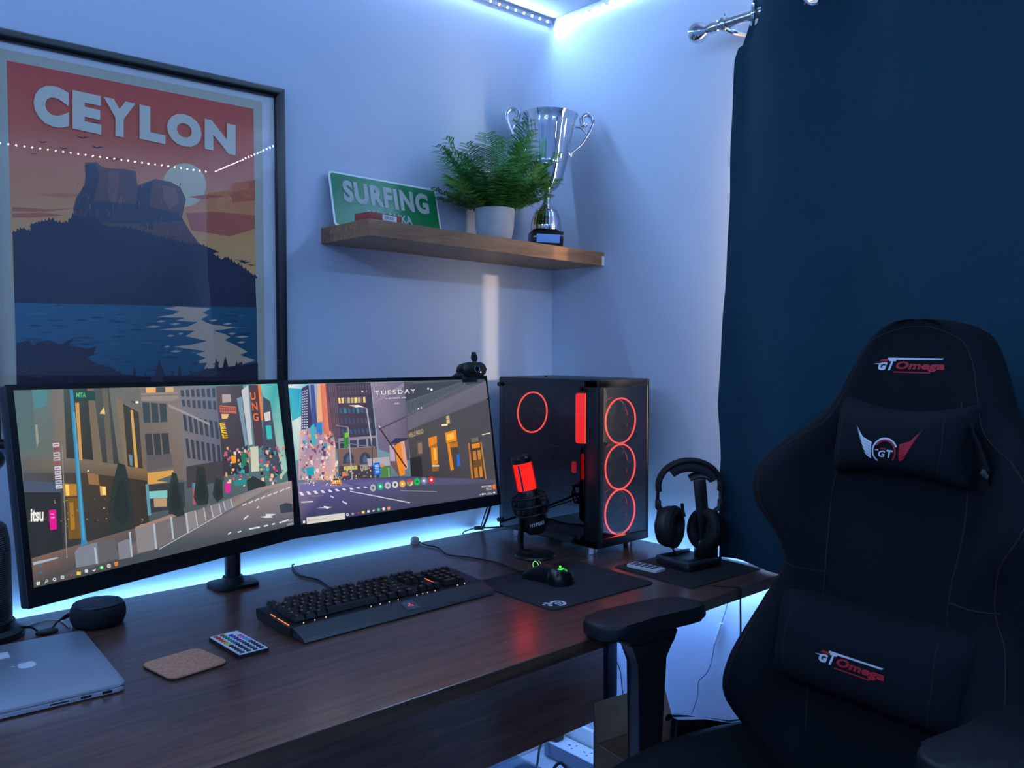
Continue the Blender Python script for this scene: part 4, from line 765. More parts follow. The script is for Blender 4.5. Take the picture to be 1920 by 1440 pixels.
obj('cooler_and_memory', bm, 'case_inside', tow)
for k in range(7):
    bm = nb(); box(bm, (PX1 - .052, -.135 - .016 * k, .992 - .0004 * k), (.002, .008 if k % 3 else .004, .003)); obj('label_mark', bm, emission('dim_mark', (.45, .47, .55), .35), tow)
emission('red_back', (1.0, 0.07, 0.045), 3.0)
def fan(cx_, cy_, cz_, R, front=True):
    f = bpy.data.objects.new('fan', bpy.data.meshes.new('fan')); COL.objects.link(f); f.parent = tow
    bm = nb(); 
    torus(bm, (cx_, cy_ + .013, cz_), R + .001, .0025, M.Rotation(PI / 2, 4, 'X'), 40, 6)
    for k in range(4):
        a = PI / 4 + k * PI / 2; box(bm, (cx_ + (R + .004) * 1.28 * math.cos(a), cy_ + .013, cz_ + (R + .004) * 1.28 * math.sin(a) * .78), (.018, .022, .018), bev=.002)
    cyl(bm, (cx_, cy_ + .006, cz_), (cx_, cy_ + .02, cz_), .02, n=20)
    for k in range(7):
        a = 2 * PI * k / 7; m = M.Translation((cx_, cy_ + .013, cz_)) @ M.Rotation(a, 4, 'Y') @ M.Translation((R * .55, 0, 0)) @ M.Rotation(.6, 4, 'X')
        box(bm, (0, 0, 0), (R * .72, .0016, R * .5), rot=m)
    bmesh.ops.recalc_face_normals(bm, faces=bm.faces); bm.to_mesh(f.data); bm.free(); f.data.transform(chain(tow).inverted()); f.data.materials.append(MATS['case_inside'])
    for dy, rr, m in ((0.0, .0021, 'red_ring'), (.026, .0012, 'red_back'))[:2 if front else 1]:
        bm = nb(); torus(bm, (cx_, cy_ + dy, cz_), R, rr, M.Rotation(PI / 2, 4, 'X'), 56, 8); obj('light_ring', bm, m, f)
for z in (1.088, .966, .846): fan(pcx - .003, PYF + .010, z, .0595)
fan(pcx - .022, PYB - .052, 1.093, .058, False)
bm = nb(); prism(bm, rrect(.03, .132, .006), 0, .012, M.Translation((PX0 + .020, -.393, 1.094)) @ M.Rotation(PI / 2, 4, 'Y') @ M.Rotation(PI / 2, 4, 'Z'))
obj('fan_light_bar', bm, emission('red_bar', (1.0, .02, .012), 11), tow, label='red lit edge of the top front fan')
bm = nb(); prism(bm, rrect(.03, .012, .004), 0, .006, M.Translation((PX0 + .03, -.36, .96)) @ M.Rotation(PI / 2, 4, 'Y')); obj('memory_light', bm, 'red_dim', tow)
for x in (PX0 + .028, PX1 - .028):
    for y in (PYF + .045, PYB - .04):
        bm = nb(); cyl(bm, (x, y, DZ), (x, y, PZ0), .016, n=24, bev=.001); obj('foot', bm, 'chrome', tow)
P = Paint((0, PYF - .0003, 0), (0, -1, 0)); P.text('aero', (1155, 997), (1173, 994), (1155, 1004), (200, 200, 205), bold=.02); P.build('badge', printed('badge_ink', 'print'), tow)
bm = nb(); cyl(bm, (pcx - .02, -.2, PZ1), (pcx - .02, -.2, PZ1 + .003), .004); obj('top_button', bm, 'black_gloss', tow)

# ------------------------------------------------------------------ microphone
mb_ = V((-.411, -.355, DZ)); mic = thing('microphone', 'black desktop microphone with a glowing red grille in a shock mount', 'microphone', mb_)
bm = nb(); lathe(bm, [(.0, 0), (.052, 0), (.053, .003), (.051, .008), (.046, .010), (0, .010)], 40, M.Translation(mb_)); obj('base', bm, 'black_plastic', mic)
ps_ = mb_ - IR * .036
bm = nb(); tube(bm, [mb_ - IR * .01 + V((0, 0, .012)), mb_ - IR * .03 + V((0, 0, .013)), ps_ + V((0, 0, .03)), ps_ + V((-.0, 0, .09)), ps_ + V((0, 0, .145))], .010, n=10, flat=.55, up=None); obj('stand_post', bm, 'black_plastic', mic)
a0 = mb_ + V((0, 0, .062)) + IR * .003; a1 = mb_ + V((0, 0, .262)) - IR * .038; ax = (a1 - a0).normalized(); LN = (a1 - a0).length; mq = align(a0, ax)
bm = nb(); lathe(bm, [(0, 0), (.020, 0), (.0275, .010), (.0285, .04), (.0285, .112), (.0265, .116), (0, .116)], 36, mq); obj('body', bm, 'black_satin', mic)
bm = nb(); lathe(bm, [(0, LN - .018), (.0262, LN - .018), (.0268, LN - .006), (.022, LN), (0, LN)], 36, mq); obj('cap', bm, 'black_satin', mic)
bm = nb(); lathe(bm, [(.0235, .112), (.0235, LN - .016)], 36, mq, cap=False); obj('inner_light', bm, emission('mic_red', (1.0, .008, .006), 5.0), mic, label='glowing red core')
bm = nb(); NA, NZ_ = 64, 26                                     # pierced grille around the light
zz0, zz1 = .116, LN - .018
for j in range(NZ_ + 1):
    z = zz0 + (zz1 - zz0) * j / NZ_
    torus(bm, (0, 0, 0), .0262, .0007, mq @ M.Translation((0, 0, z)), 36, 3)
for k in range(30):
    a = 2 * PI * k / 30; p0 = mq @ V((.0262 * math.cos(a), .0262 * math.sin(a), zz0)); p1 = mq @ V((.0262 * math.cos(a + .5), .0262 * math.sin(a + .5), zz1)); tube(bm, [p0, mq @ V((.0264 * math.cos(a + .25), .0264 * math.sin(a + .25), (zz0 + zz1) / 2)), p1], .0006, n=3, sub=4)
obj('grille', bm, mat('grille_red', (120, 10, 10), .4), mic)
for side in (-1,):
    bm = nb(); tube(bm, [mq @ V((.0275 * math.cos(t), .0275 * math.sin(t), z)) for t, z in ((3.6, .112), (3.6, LN - .02))], .003, n=6, sub=0); obj('side_rib', bm, 'brushed_steel', mic)
mount = nb()
for z, rr in ((.052, .040), (.098, .046)): torus(mount, (0, 0, 0), rr, .0028, mq @ M.Translation((0, 0, z)), 40, 8)
torus(mount, (0, 0, 0), .047, .0032, mq @ M.Translation((0, 0, .075)), 40, 8)
for k in range(8):
    a = 2 * PI * k / 8; tube(mount, [mq @ V((.040 * math.cos(a), .040 * math.sin(a), .052)), mq @ V((.047 * math.cos(a + .2), .047 * math.sin(a + .2), .075)), mq @ V((.046 * math.cos(a + .4), .046 * math.sin(a + .4), .098))], .0022, n=6, sub=3)
sm = obj('shock_mount', mount, 'black_plastic', mic)
for k in range(8):
    a = 2 * PI * k / 8
    for z, rr in ((.052, .040), (.098, .046)):
        bm = nb(); tube(bm, [mq @ V((.028 * math.cos(a + .25), .028 * math.sin(a + .25), z + .01)), mq @ V((rr * math.cos(a), rr * math.sin(a), z))], .0013, n=5, sub=0); obj('elastic_cord', bm, 'rubber', sm)
bm = nb(); cyl(bm, ps_ + V((0, 0, .135)) - IR * .008, ps_ + V((0, 0, .135)) + IR * .012, .009); obj('pivot_knob', bm, 'black_plastic', mic)
# maker's lettering wrapped on the body
_vs, _fs = text_shape('HYPERX', .02, 1.05); bm = nb(); fwd = (CAM - a0); fwd = (fwd - ax * fwd.dot(ax)).normalized(); rgt = ax.cross(fwd); rgt = -rgt if rgt.dot(IR) < 0 else rgt
vs3 = []
for x, y in _vs:
    th = (x - .28) * .044 / .0288; hgt = .0225 + y * .0085
    vs3.append(bm.verts.new(a0 + ax * hgt + (fwd * math.cos(th) + rgt * math.sin(th)) * .0291))
for f in _fs: bm.faces.new([vs3[i] for i in f])
obj('lettering', bm, mat('white_ink', (225, 225, 230), .5), mic, label='white maker lettering')

# ------------------------------------------------------------------ mats
mat('mat_cloth', (26, 30, 36), 0.8, bump=(900, .25)); mat('mat_cloth2', (22, 23, 28), 0.75, bump=(900, .25))
def flat_mat(name, label, c, w_, d_, r, rz, th, m):
    t = thing(name, label, 'mat', (*c, DZ), rz); bm = nb(); prism(bm, rrect(w_, d_, r, 6), 0, th, bev=.0006); obj('cloth_sheet', bm, m, t, local=True); return t
mpad = flat_mat('mouse_pad', 'black cloth mouse pad with a white maker mark, under the mouse', (-.534, -.580), .322, .272, .016, math.radians(-2), .0025, 'mat_cloth')
_ring = on_z(1046, 1131, DZ + .0028)
P = Paint((0, 0, DZ + .0028), (0, 0, 1)); rx, ry = .0165, .0165
def zpt(dx, dy): return V((_ring.x + dx, _ring.y + dy, DZ + .0028))
def zring(ro, ri, col, n=26, a0_=0, a1_=2 * PI, ox=0, oy=0):
    P.k += 1
    for k in range(n):
        a, b = a0_ + (a1_ - a0_) * k / n, a0_ + (a1_ - a0_) * (k + 1) / n
        P._add([zpt(ox + q * math.cos(t), oy + q * math.sin(t)) for q, t in ((ri, a), (ro, a), (ro, b), (ri, b))], [lin(col)] * 4)
WH = (226, 226, 232)
zring(.018, .0115, WH, a0_=-2.2, a1_=2.7); zring(.0075, .0035, WH); zring(.0035, .0, WH, 12, ox=-.030, oy=.012); zring(.005, 0, WH, 12, ox=-.019, oy=.017); zring(.005, 0, WH, 12, ox=-.022, oy=.0); zring(.004, 0, WH, 12, ox=-.017, oy=.009)
P.build('maker_mark', printed('mark_ink', 'print'), mpad, 'white ring-shaped maker mark')
hmat = flat_mat('desk_mat', 'thin black desk mat under the headset stand', (-.214, -.690), .268, .240, .006, math.radians(-3), .002, 'mat_cloth2')

# ------------------------------------------------------------------ small white remote
rm = thing('remote_control', 'small slim white remote lying on the black desk mat', 'remote', (-.296, -.627, DZ + .002), math.radians(2))
bm = nb(); prism(bm, rrect(.040, .090, .004), 0, .006, bev=.001); obj('body', bm, 'white_plastic', rm, local=True)
mat('button_grey', (52, 58, 70), .5)
bm = nb(); box(bm, (0, 0, 0), (.007, .0085, .0012)); bme = bpy.data.meshes.new('button'); bm.to_mesh(bme); bm.free(); bme.materials.append(MATS['button_grey'])
for i in range(3):
    for j in range(5): inst('button', bme, rm, ((i - 1) * .011, -.026 + j * .015, .0064))

# ------------------------------------------------------------------ headset and stand
hb = V((-.113, -.652, 0))
base_z = DZ + .002
hst = thing('headset_stand', 'black headset stand with a tray base beside the curtain', 'headset stand', (-.15, -.65, base_z))
HO2 = V((-.028, -.021, 0))
cb_ = V((-.158, -.652, base_z)) + HO2; st_rot = math.radians(-6)
SR = M.Translation(cb_) @ M.Rotation(st_rot, 4, 'Z')
bm = nb(); prism(bm, rrect(.125, .112, .012), 0, .014, SR, bev=.003); obj('base', bm, 'black_plastic', hst)
bm = nb()
for c, s in (((0, -.052, .018), (.119, .006, .009)), ((-.058, 0, .018), (.006, .104, .009)), ((0, .052, .018), (.119, .006, .009))): box(bm, c, s, bev=.002, mx=SR)
obj('tray_rim', bm, mat('rim_steel', (96, 104, 118), .3, .7), hst)
bm = nb(); post0 = V((-.100, -.662, base_z + .014)) + HO2; post1 = post0 + V((0, 0, .196)) - IR * .018
box(bm, (post0 + post1) / 2, (.030, .016, (post1 - post0).length), rot=align((0, 0, 0), post1 - post0) @ M.Rotation(-math.radians(42), 4, 'Z'), bev=.003)
box(bm, post0 + V((0, 0, .02)), (.052, .05, .05), rot=M.Rotation(-math.radians(42), 4, 'Z'), bev=.006); obj('post', bm, 'black_satin', hst)
topc = post1 + V((0, 0, .005))
bm = nb(); tube(bm, [topc - IR * .026 + V((0, 0, -.004)), topc - IR * .012 + V((0, 0, .002)), topc + V((0, 0, .004)), topc + IR * .014 + V((0, 0, .002)), topc + IR * .026 + V((0, 0, -.004))], .010, n=10, flat=.5); obj('cradle', bm, 'black_satin', hst)

HOFF = V((-.125, -.629, 0)) - V((CAM.x, CAM.y, 0)); HOFF = -HOFF.normalized() * .035
hc = V((-.125, -.629, .903)) + HOFF; hs = thing('headset', 'black over-ear headset with a microphone stub hanging on its stand', 'headset', (hc.x, hc.y, .80))
def HS(x, z, y=0): return hc + IR * x + V((0, 0, z)) + IF * y
hbm = nb(); arc = []
for k in range(13):
    a = math.radians(190 - 200 * k / 12); arc.append(HS(.079 * math.cos(a), .028 + .066 * math.sin(a)))
tube(hbm, arc, .0175, n=12, flat=.42, sub=3, up=IF); obj('headband', hbm, 'black_matte', hs)
hbm = nb(); arc = []
for k in range(9):
    a = math.radians(135 - 112 * k / 8); arc.append(HS(.066 * math.cos(a), .024 + .054 * math.sin(a)))
tube(hbm, arc, .016, n=12, flat=.85, sub=3, up=IF); obj('headband_pad', hbm, mat('pad_fabric', (34, 38, 46), .9), hs)
for s in (-1, 1):
    bm = nb(); tube(bm, [HS(s * .080, .016), HS(s * .080, -.006), HS(s * .077, -.026)], .0095, n=10, flat=.45, sub=4, up=IF); obj('slider', bm, 'brushed_steel' if False else 'black_satin', hs)
    bm = nb(); box(bm, HS(s * .079, -.018), (.012, .026, .026), rot=M((IR, IF, V((0, 0, 1)))).transposed().to_4x4(), bev=.003); obj('yoke', bm, 'black_plastic', hs)
    c = HS(s * .049 if s < 0 else .040, -.072 if s < 0 else -.078, -.012)
    axd = (IR * (-s) * .80 - IF * .50 + V((0, 0, .18 if s > 0 else .02))).normalized(); q = align(c, axd)
    sq = M.Diagonal((1.0, 1.0, 1, 1))
    bm = nb(); lathe(bm, [(0, -.032), (.030, -.032), (.046, -.023), (.0515, -.010), (.052, .002)], 36, q @ sq); cup = obj('ear_cup', bm, 'black_plastic', hs)
    bm = nb(); torus(bm, (0, 0, 0), .040, .0140, q @ M.Translation((0, 0, .008)), 36, 10); obj('ear_pad', bm, 'black_matte', cup)
    bm = nb(); lathe(bm, [(0, .001), (.028, .001), (.028, .003), (0, .003)], 28, q); obj('inner_cloth', bm, 'black_matte', cup)
    bm = nb(); tube(bm, [HS(s * .078, -.024), c - axd * .03 + V((0, 0, .045)), c - axd * .034 + V((0, 0, .018))], .011, n=10, flat=.5, up=IF); obj('arm', bm, 'black_plastic', hs)
bm = nb(); tube(bm, [HS(-.016, -.045, -.02), HS(-.020, -.030, -.02), HS(-.0225, -.012, -.02)], .0042, n=10); obj('microphone_stub', bm, 'black_matte', hs)
bm = nb(); ball(bm, HS(-.082, -.062, -.035), .004, (1, 1, 2.0)); obj('side_glint_button', bm, 'chrome', hs)
bm = nb(); tube(bm, [HS(-.042, -.112, -.01), HS(-.044, -.125, -.012), HS(-.040, -.133, -.015), HS(-.030, -.141, -.02)], .0025, n=8); obj('cable', bm, 'cable_black', hs)

# ------------------------------------------------------------------ keyboard
kb = thing('keyboard', 'full-size black mechanical keyboard with faint orange backlight', 'keyboard', (-.940, -.445, DZ), math.radians(.6))
KW, KD = .475, .165
bm = nb()                                                       # wedge body, side view (y, z)
prof = [(-.052, .010), (-.052, .0195), (.082, .027), (.088, .024), (.088, .012), (.080, .004), (-.050, .004)]
a = [bm.verts.new((-KW / 2, y, z)) for y, z in prof]; b = [bm.verts.new((KW / 2, y, z)) for y, z in prof]
for i in range(len(prof)): j = (i + 1) % len(prof); bm.faces.new((a[i], a[j], b[j], b[i]))
bm.faces.new(a[::-1]); bm.faces.new(b); obj('body', bm, mat('key_case', (26, 30, 34), .45), kb, local=True)
bm = nb(); prof = [(-.052, .0200), (-.094, .0085), (-.098, .003), (-.052, .003)]
a = [bm.verts.new((-KW / 2 + .004, y, z)) for y, z in prof]; b = [bm.verts.new((KW / 2 - .004, y, z)) for y, z in prof]
for i in range(len(prof)): j = (i + 1) % len(prof); bm.faces.new((a[i], a[j], b[j], b[i]))
bm.faces.new(a[::-1]); bm.faces.new(b); obj('front_lip', bm, mat('key_lip', (44, 52, 58), .4), kb, local=True)
mat('keycap', (17, 18, 22), .45)
def keycap_mesh(w_):
    bm = nb(); s0, s1 = .0172, .0122; g_ = w_ * .019
    pts = [(-(g_ - .0018) / 2, -s0 / 2, 0), ((g_ - .0018) / 2, -s0 / 2, 0), ((g_ - .0018) / 2, s0 / 2, 0), (-(g_ - .0018) / 2, s0 / 2, 0)]
    top = [(-(g_ - .0068) / 2, -s1 / 2 + .001, .0085), ((g_ - .0068) / 2, -s1 / 2 + .001, .0085), ((g_ - .0068) / 2, s1 / 2 + .001, .0088), (-(g_ - .0068) / 2, s1 / 2 + .001, .0088)]
    a = [bm.verts.new(p) for p in pts]; b = [bm.verts.new(p) for p in top]; bm.faces.new(b); bm.faces.new(a[::-1])
    for i in range(4): j = (i + 1) % 4; bm.faces.new((a[i], a[j], b[j], b[i]))
    me = bpy.data.meshes.new('keycap'); bm.to_mesh(me); bm.free(); me.materials.append(MATS['keycap']); return me
_kc = {}
legend = nb(); U = .019
rows = [  # y index from the back, list of (x in units, width)
    (0, [(0, 1)] + [(2 + k, 1) for k in range(4)] + [(6.5 + k, 1) for k in range(4)] + [(11 + k, 1) for k in range(4)] + [(15.5 + k, 1) for k in range(3)]),
    (1.25, [(k, 1) for k in range(13)] + [(13, 2)] + [(15.5 + k, 1) for k in range(3)] + [(19 + k, 1) for k in range(4)]),
    (2.25, [(0, 1.5)] + [(1.5 + k, 1) for k in range(12)] + [(13.5, 1.5)] + [(15.5 + k, 1) for k in range(3)] + [(19 + k, 1) for k in range(3)]),
    (3.25, [(0, 1.75)] + [(1.75 + k, 1) for k in range(11)] + [(12.75, 2.25)] + [(19 + k, 1) for k in range(3)]),
    (4.25, [(0, 1.25)] + [(1.25 + k, 1) for k in range(11)] + [(12.25, 2.75)] + [(16.5, 1)] + [(19 + k, 1) for k in range(3)]),
    (5.25, [(0, 1.25), (1.25, 1.25), (2.5, 1.25), (3.75, 6.25), (10, 1.25), (11.25, 1.25), (12.5, 1.25), (13.75, 1.25), (15.5, 1), (16.5, 1), (17.5, 1), (19, 2), (21, 1)])]
tilt = math.atan2(.009, .164)
for ry_, ks in rows:
    for kx, kw in ks:
        if kw not in _kc: _kc[kw] = keycap_mesh(kw)
        x = -.220 + (kx + kw / 2) * U; y = .0735 - ry_ * U; z = .0187 + (y + .082) / .164 * .009 + .002
        inst('keycap', _kc[kw], kb, (x, y, z), (tilt, 0, 0))
        if kw < 3: box(legend, (x - .002, y + .0008, z + .0092), (.0035, .0028, .0003), rot=Euler((tilt, 0, 0)))
for j, n in ((0, 3.2), (1, 1.0)): pass
o = obj('key_legends', legend, emission('key_glow', (1.0, .42, .26), .16), kb, local=True, smooth=False); o['kind'] = 'stuff'
for x, y0_, y1_ in ((-.2335, -.040, .005), (-.2335, .014, .034), (.139, .005, .05)):
    bm = nb(); zz = lambda y: .0187 + (y + .082) / .164 * .009 + .0006
    vv = [bm.verts.new(p) for p in ((x - .0012, y0_, zz(y0_)), (x + .0012, y0_, zz(y0_)), (x + .0012, y1_, zz(y1_)), (x - .0012, y1_, zz(y1_)))]; bm.faces.new(vv); obj('light_gap', bm, 'orange_light', kb, local=True, label='orange light leaking between keys')
for x in (-.205, -.181, -.157, -.054, -.032, -.010, .012, .088, .108, .170, .190, .06, .075):
    bm = nb(); ball(bm, (x, -.0425, .0212), .0011, n=8); obj('light_dot', bm, emission('dot_glow', (1, .62, .42), 1.3), kb, local=True)
bm = nb(); m = M.Translation((.020, -.0740, .0140)) @ M.Rotation(math.atan2(.0115, .042), 4, 'X'); box(bm, (0, 0, .0006), (.030, .030, .0012), rot=m); bd = obj('badge', bm, mat('badge_plate', (70, 84, 100), .35), kb, local=True)
bm = nb()
for k in range(3):
    q = m @ M.Translation((0, 0, .0016)) @ M.Rotation(k * 2 * PI / 3 + .5, 4, 'Z'); vv = [bm.verts.new(q @ V(p)) for p in ((0, 0, 0), (.0012, .002, 0), (.0045, .002, 0), (.006, .0045, 0), (.003, .0052, 0), (-.001, .0032, 0))]; bm.faces.new(vv)
obj('maker_mark', bm, emission('mark_red', (1.0, .10, .12), .9), bd, local=True, smooth=False)
tag(obj('cable', (lambda bm: (tube(bm, [on_z(645, 1108, DZ + .003), on_z(622, 1104, DZ + .003), on_z(598, 1088, DZ + .003), on_z(565, 1080, DZ + .003), on_z(552, 1070, DZ + .003), on_z(548, 1060, DZ + .004), on_z(552, 1058, DZ - .004)], .0022, n=8), bm)[1])(nb()), 'cable_black', kb))

# ------------------------------------------------------------------ mouse
ms = thing('mouse', 'black ergonomic mouse with a green glowing emblem and scroll wheel', 'mouse', (-.548, -.548, DZ + .0025), math.radians(4))
bm = nb(); NU, NV = 28, 14; rows_ = []
def msurf(u, v):      # u along 0 tail .. 1 nose, v angle 0..pi over the top
    y = -.062 + .127 * u; wd = .031 * (1 - .18 * math.sin(PI * u) * (u > .35) + 0.04 * math.cos(2 * PI * u)) * (1 - max(0, (.16 - u) / .16) ** 2.2 * .75) * (1 - max(0, (u - .93) / .07) ** 2 * .25)
    hh = (.014 + .027 * math.sin(PI * min(1, (u * .92 + .10))) ** .9) * (1 - max(0, (.14 - u) / .14) ** 2.0 * .85)
    c = math.cos(v); s = math.sin(v); return V((-wd * math.copysign(abs(c) ** .75, c), y, hh * s ** .62 if s > 0 else 0))
for i in range(NU + 1): rows_.append([bm.verts.new(msurf(i / NU, PI * j / NV)) for j in range(NV + 1)])
for i in range(NU):
    for j in range(NV): bm.faces.new((rows_[i][j], rows_[i + 1][j], rows_[i + 1][j + 1], rows_[i][j + 1]))
bm.faces.new(rows_[0][::-1]); bm.faces.new(rows_[-1]); bm.faces.new([r[0] for r in rows_][::-1] + [r[-1] for r in rows_])
bmt = bm.copy(); bvm = BVHTree.FromBMesh(bmt); obj('shell', bm, 'black_satin', ms, local=True, sharp=60)
bm = nb()
def mdrop(x, y): h = bvm.ray_cast(V((x, y, .1)), V((0, 0, -1))); return (h[0].z if h[0] else .03) + .0005
for k in range(3):
    q = M.Translation((0, -.037, 0)) @ M.Rotation(k * 2 * PI / 3 + .3, 4, 'Z')
    pts = [(0, 0), (.002, .0035), (.008, .0035), (.0105, .008), (.0055, .009), (-.002, .0055)]; bm.faces.new([bm.verts.new((p.x, p.y, mdrop(p.x, p.y))) for p in (q @ V((*p, 0)) for p in pts)])
obj('emblem', bm, 'green_light', ms, local=True, smooth=False, label='green glowing emblem')
bm = nb(); cyl(bm, (-.0035, .040, .0300), (.0035, .040, .0300), .0095, n=24); obj('scroll_wheel', bm, 'rubber', ms, local=True)
for s in (-1, 1): bm = nb(); torus(bm, (s * .0042, .040, .0300), .0088, .0006, M.Rotation(PI / 2, 4, 'Y'), 24, 5); obj('wheel_light', bm, emission('wheel_green', (.35, 1, .35), 1.3), ms, local=True)
obj('cable', (lambda bm: (tube(bm, [(-.548, -.482, DZ + .014), (-.553, -.455, DZ + .006), on_z(952, 1062, DZ + .003), on_z(925, 1053, DZ + .003), on_z(880, 1045, DZ + .003), on_z(840, 1040, DZ + .003), on_z(822, 1027, DZ + .003), on_z(800, 1022, DZ + .004), on_z(786, 1016, DZ + .006)], .0019, n=8), bm)[1])(nb()), 'cable_black', ms)
cc = on_z(778, 1019, DZ)
clip = thing('cable_clip', 'small white round cable clip at the back edge of the desk', 'cable clip', cc)
bm = nb(); ball(bm, cc + V((0, 0, .009)), .0125, (1, 1, .8), 20); obj('dome', bm, 'white_plastic', clip); bm = nb(); cyl(bm, cc, cc + V((0, 0, .004)), .013, n=24); obj('pad', bm, 'white_plastic', clip)

# ------------------------------------------------------------------ laptop
lp = thing('laptop', 'closed silver laptop with a pale fruit emblem on its lid', 'laptop', (-1.583, -.383, DZ), math.radians(-4.1))
mat('aluminium', (188, 196, 210), .36, .7)
bm = nb(); prism(bm, rrect(.219, .314, .010, 6), .0025, .0095, bev=.0015); obj('base', bm, 'aluminium', lp, local=True)
bm = nb(); prism(bm, rrect(.219, .314, .010, 6), .0103, .0150, bev=.0018); lid = obj('lid', bm, 'aluminium', lp, local=True)
bm = nb(); box(bm, (0, 0, .0100), (.214, .309, .001)); obj('gasket', bm, 'rubber', lp, local=True)
for sx in (-1, 1):
    for sy in (-1, 1): bm = nb(); cyl(bm, (sx * .095, sy * .14, 0), (sx * .095, sy * .14, .003), .006); obj('foot', bm, 'rubber', lp, local=True)
for x, w_, h in ((.082, .014, .0042), (.052, .015, .0038), (.015, .026, .0018)): bm = nb(); box(bm, (x, -.1570, .0062), (w_, .0008, h)); obj('port', bm, 'black_gloss', lp, local=True)
mat('emblem_white', (222, 228, 238), .25)
bm = nb(); A = M.Translation((-.002, .022, .0152)) @ M.Rotation(PI / 2 - .05, 4, 'Z')    # emblem: stalk points to the hinge
def blob(pts): bm.faces.new([bm.verts.new(A @ V((x, y, 0))) for x, y in pts])
ap = []
for k in range(40):
    t = 2 * PI * k / 40; r = .0155 * (1 + .07 * math.cos(2 * t)); x, y = r * math.cos(t) * 1.0, r * math.sin(t) * 1.02
    if math.sin(t) > .8: y -= .0022 * (math.sin(t) - .8) / .2
    if math.sin(t) < -.8: y += .0018 * (-math.sin(t) - .8) / .2
    dx, dy = x - .0205, y - .003
    if math.hypot(dx, dy) < .0082: s = .0082 / math.hypot(dx, dy); x, y = .0205 + dx * s, .003 + dy * s
    ap.append((x, y))
blob(ap); blob([(.0006, .0165), (.002, .0215), (.0065, .0245), (.0068, .021), (.0045, .0178)])
obj('emblem', bm, 'emblem_white', lid, local=True, smooth=False, label='pale bitten fruit emblem')
_q = chain(lp).inverted() @ on_z(-2, 1231, DZ + .0152); bm = nb(); box(bm, (_q.x, _q.y, .01515), (.030, .034, .0003)); obj('sticker', bm, mat('sticker_paper', (206, 212, 222), .6), lid, local=True, label='pale square sticker')

# ------------------------------------------------------------------ coaster and colour remote
co = thing('coaster', 'square cork coaster with rounded corners on a dark base', 'coaster', (-1.374, -.500, DZ), math.radians(8))
bm = nb(); prism(bm, rrect(.104, .104, .014, 6), 0, .003, bev=.0005); obj('base', bm, 'rubber', co, local=True)
bm = nb(); prism(bm, rrect(.104, .104, .014, 6), .003, .0055, bev=.0006); obj('cork', bm, mat('cork', (188, 130, 102), .9, vary=(160, .22)), co, local=True)
rc = thing('remote_control', 'white-faced light remote with rows of coloured and white keys beside the keyboard', 'remote', (-1.266, -.472, DZ), math.radians(1))
bm = nb(); prism(bm, rrect(.057, .127, .003), 0, .007, bev=.0008); obj('body', bm, 'black_plastic', rc, local=True)
bm = nb(); prism(bm, rrect(.054, .124, .002), .007, .0076); obj('face_sheet', bm, 'white_plastic', rc, local=True)
KC = [[(190, 40, 50), (190, 60, 60), (226, 226, 230), (226, 226, 230)], [(200, 30, 40), (30, 110, 60), (30, 50, 150), (226, 226, 226)], [(200, 70, 40), (40, 130, 90), (50, 60, 150), (200, 90, 130)], [(210, 110, 40), (40, 130, 130), (70, 50, 130), (190, 110, 150)], [(214, 160, 50), (30, 110, 130), (90, 50, 130), (90, 150, 190)], [(220, 206, 70), (30, 90, 120), (120, 50, 120), (90, 170, 200)]] + [[(40, 46, 66)] * 4] * 5
bm = nb(); prism(bm, rrect(.0085, .0072, .003, 3), 0, .0012); kme = bpy.data.meshes.new('key'); bm.to_mesh(kme); bm.free()
for j, row in enumerate(KC):
    for i, c in enumerate(row):
        nm = 'key_%d_%d_%d' % c
        me = bpy.data.meshes.get('key ' + nm)
        if not me: me = kme.copy(); me.name = 'key ' + nm; me.materials.append(mat(nm, c, .4))
        inst('key', me, rc, ((i - 1.5) * .0122, .0535 - j * .0107, .0076))

# ------------------------------------------------------------------ smart speaker, ribbed lamp, cable bits on the left
sp = on_z(184, 1150, DZ + .02); sp.z = DZ
spk = thing('smart_speaker', 'round dark fabric smart speaker puck plugged in at the back of the desk', 'speaker', sp)
mat('speaker_cloth', (30, 36, 46), .9, bump=(1400, .4))
bm = nb(); lathe(bm, [(0, 0), (.038, 0), (.046, .004), (.0500, .014), (.0505, .024), (.0490, .034), (.0455, .0395)], 48, M.Translation(sp)); obj('cloth_side', bm, 'speaker_cloth', spk, sharp=60)
bm = nb(); lathe(bm, [(.0455, .0395), (.0440, .0430), (.040, .0440), (0, .0440)], 48, M.Translation(sp)); obj('top', bm, mat('speaker_top', (36, 42, 52), .45), spk, sharp=60)
bm = nb(); torus(bm, sp + V((0, 0, .0408)), .0452, .0009, None, 48, 6); obj('seam', bm, 'black_satin', spk)
pl0 = sp - IR * .048 + V((0, 0, .020)) - IF * .006
bm = nb(); tube(bm, [pl0 + IR * .006, pl0 - IR * .008 - V((0, 0, .002)), pl0 - IR * .018 - V((0, 0, .008))], lambda t: .0055 - .002 * t, n=8); obj('plug', bm, 'cable_black', spk)
bm = nb(); tube(bm, [pl0 - IR * .016 - V((0, 0, .007)), on_z(108, 1166, DZ + .012), on_z(100, 1176, DZ + .006), on_z(97, 1184, DZ + .004), on_z(80, 1190, DZ + .003)], .0019, n=8); obj('cable', bm, 'cable_black', spk)

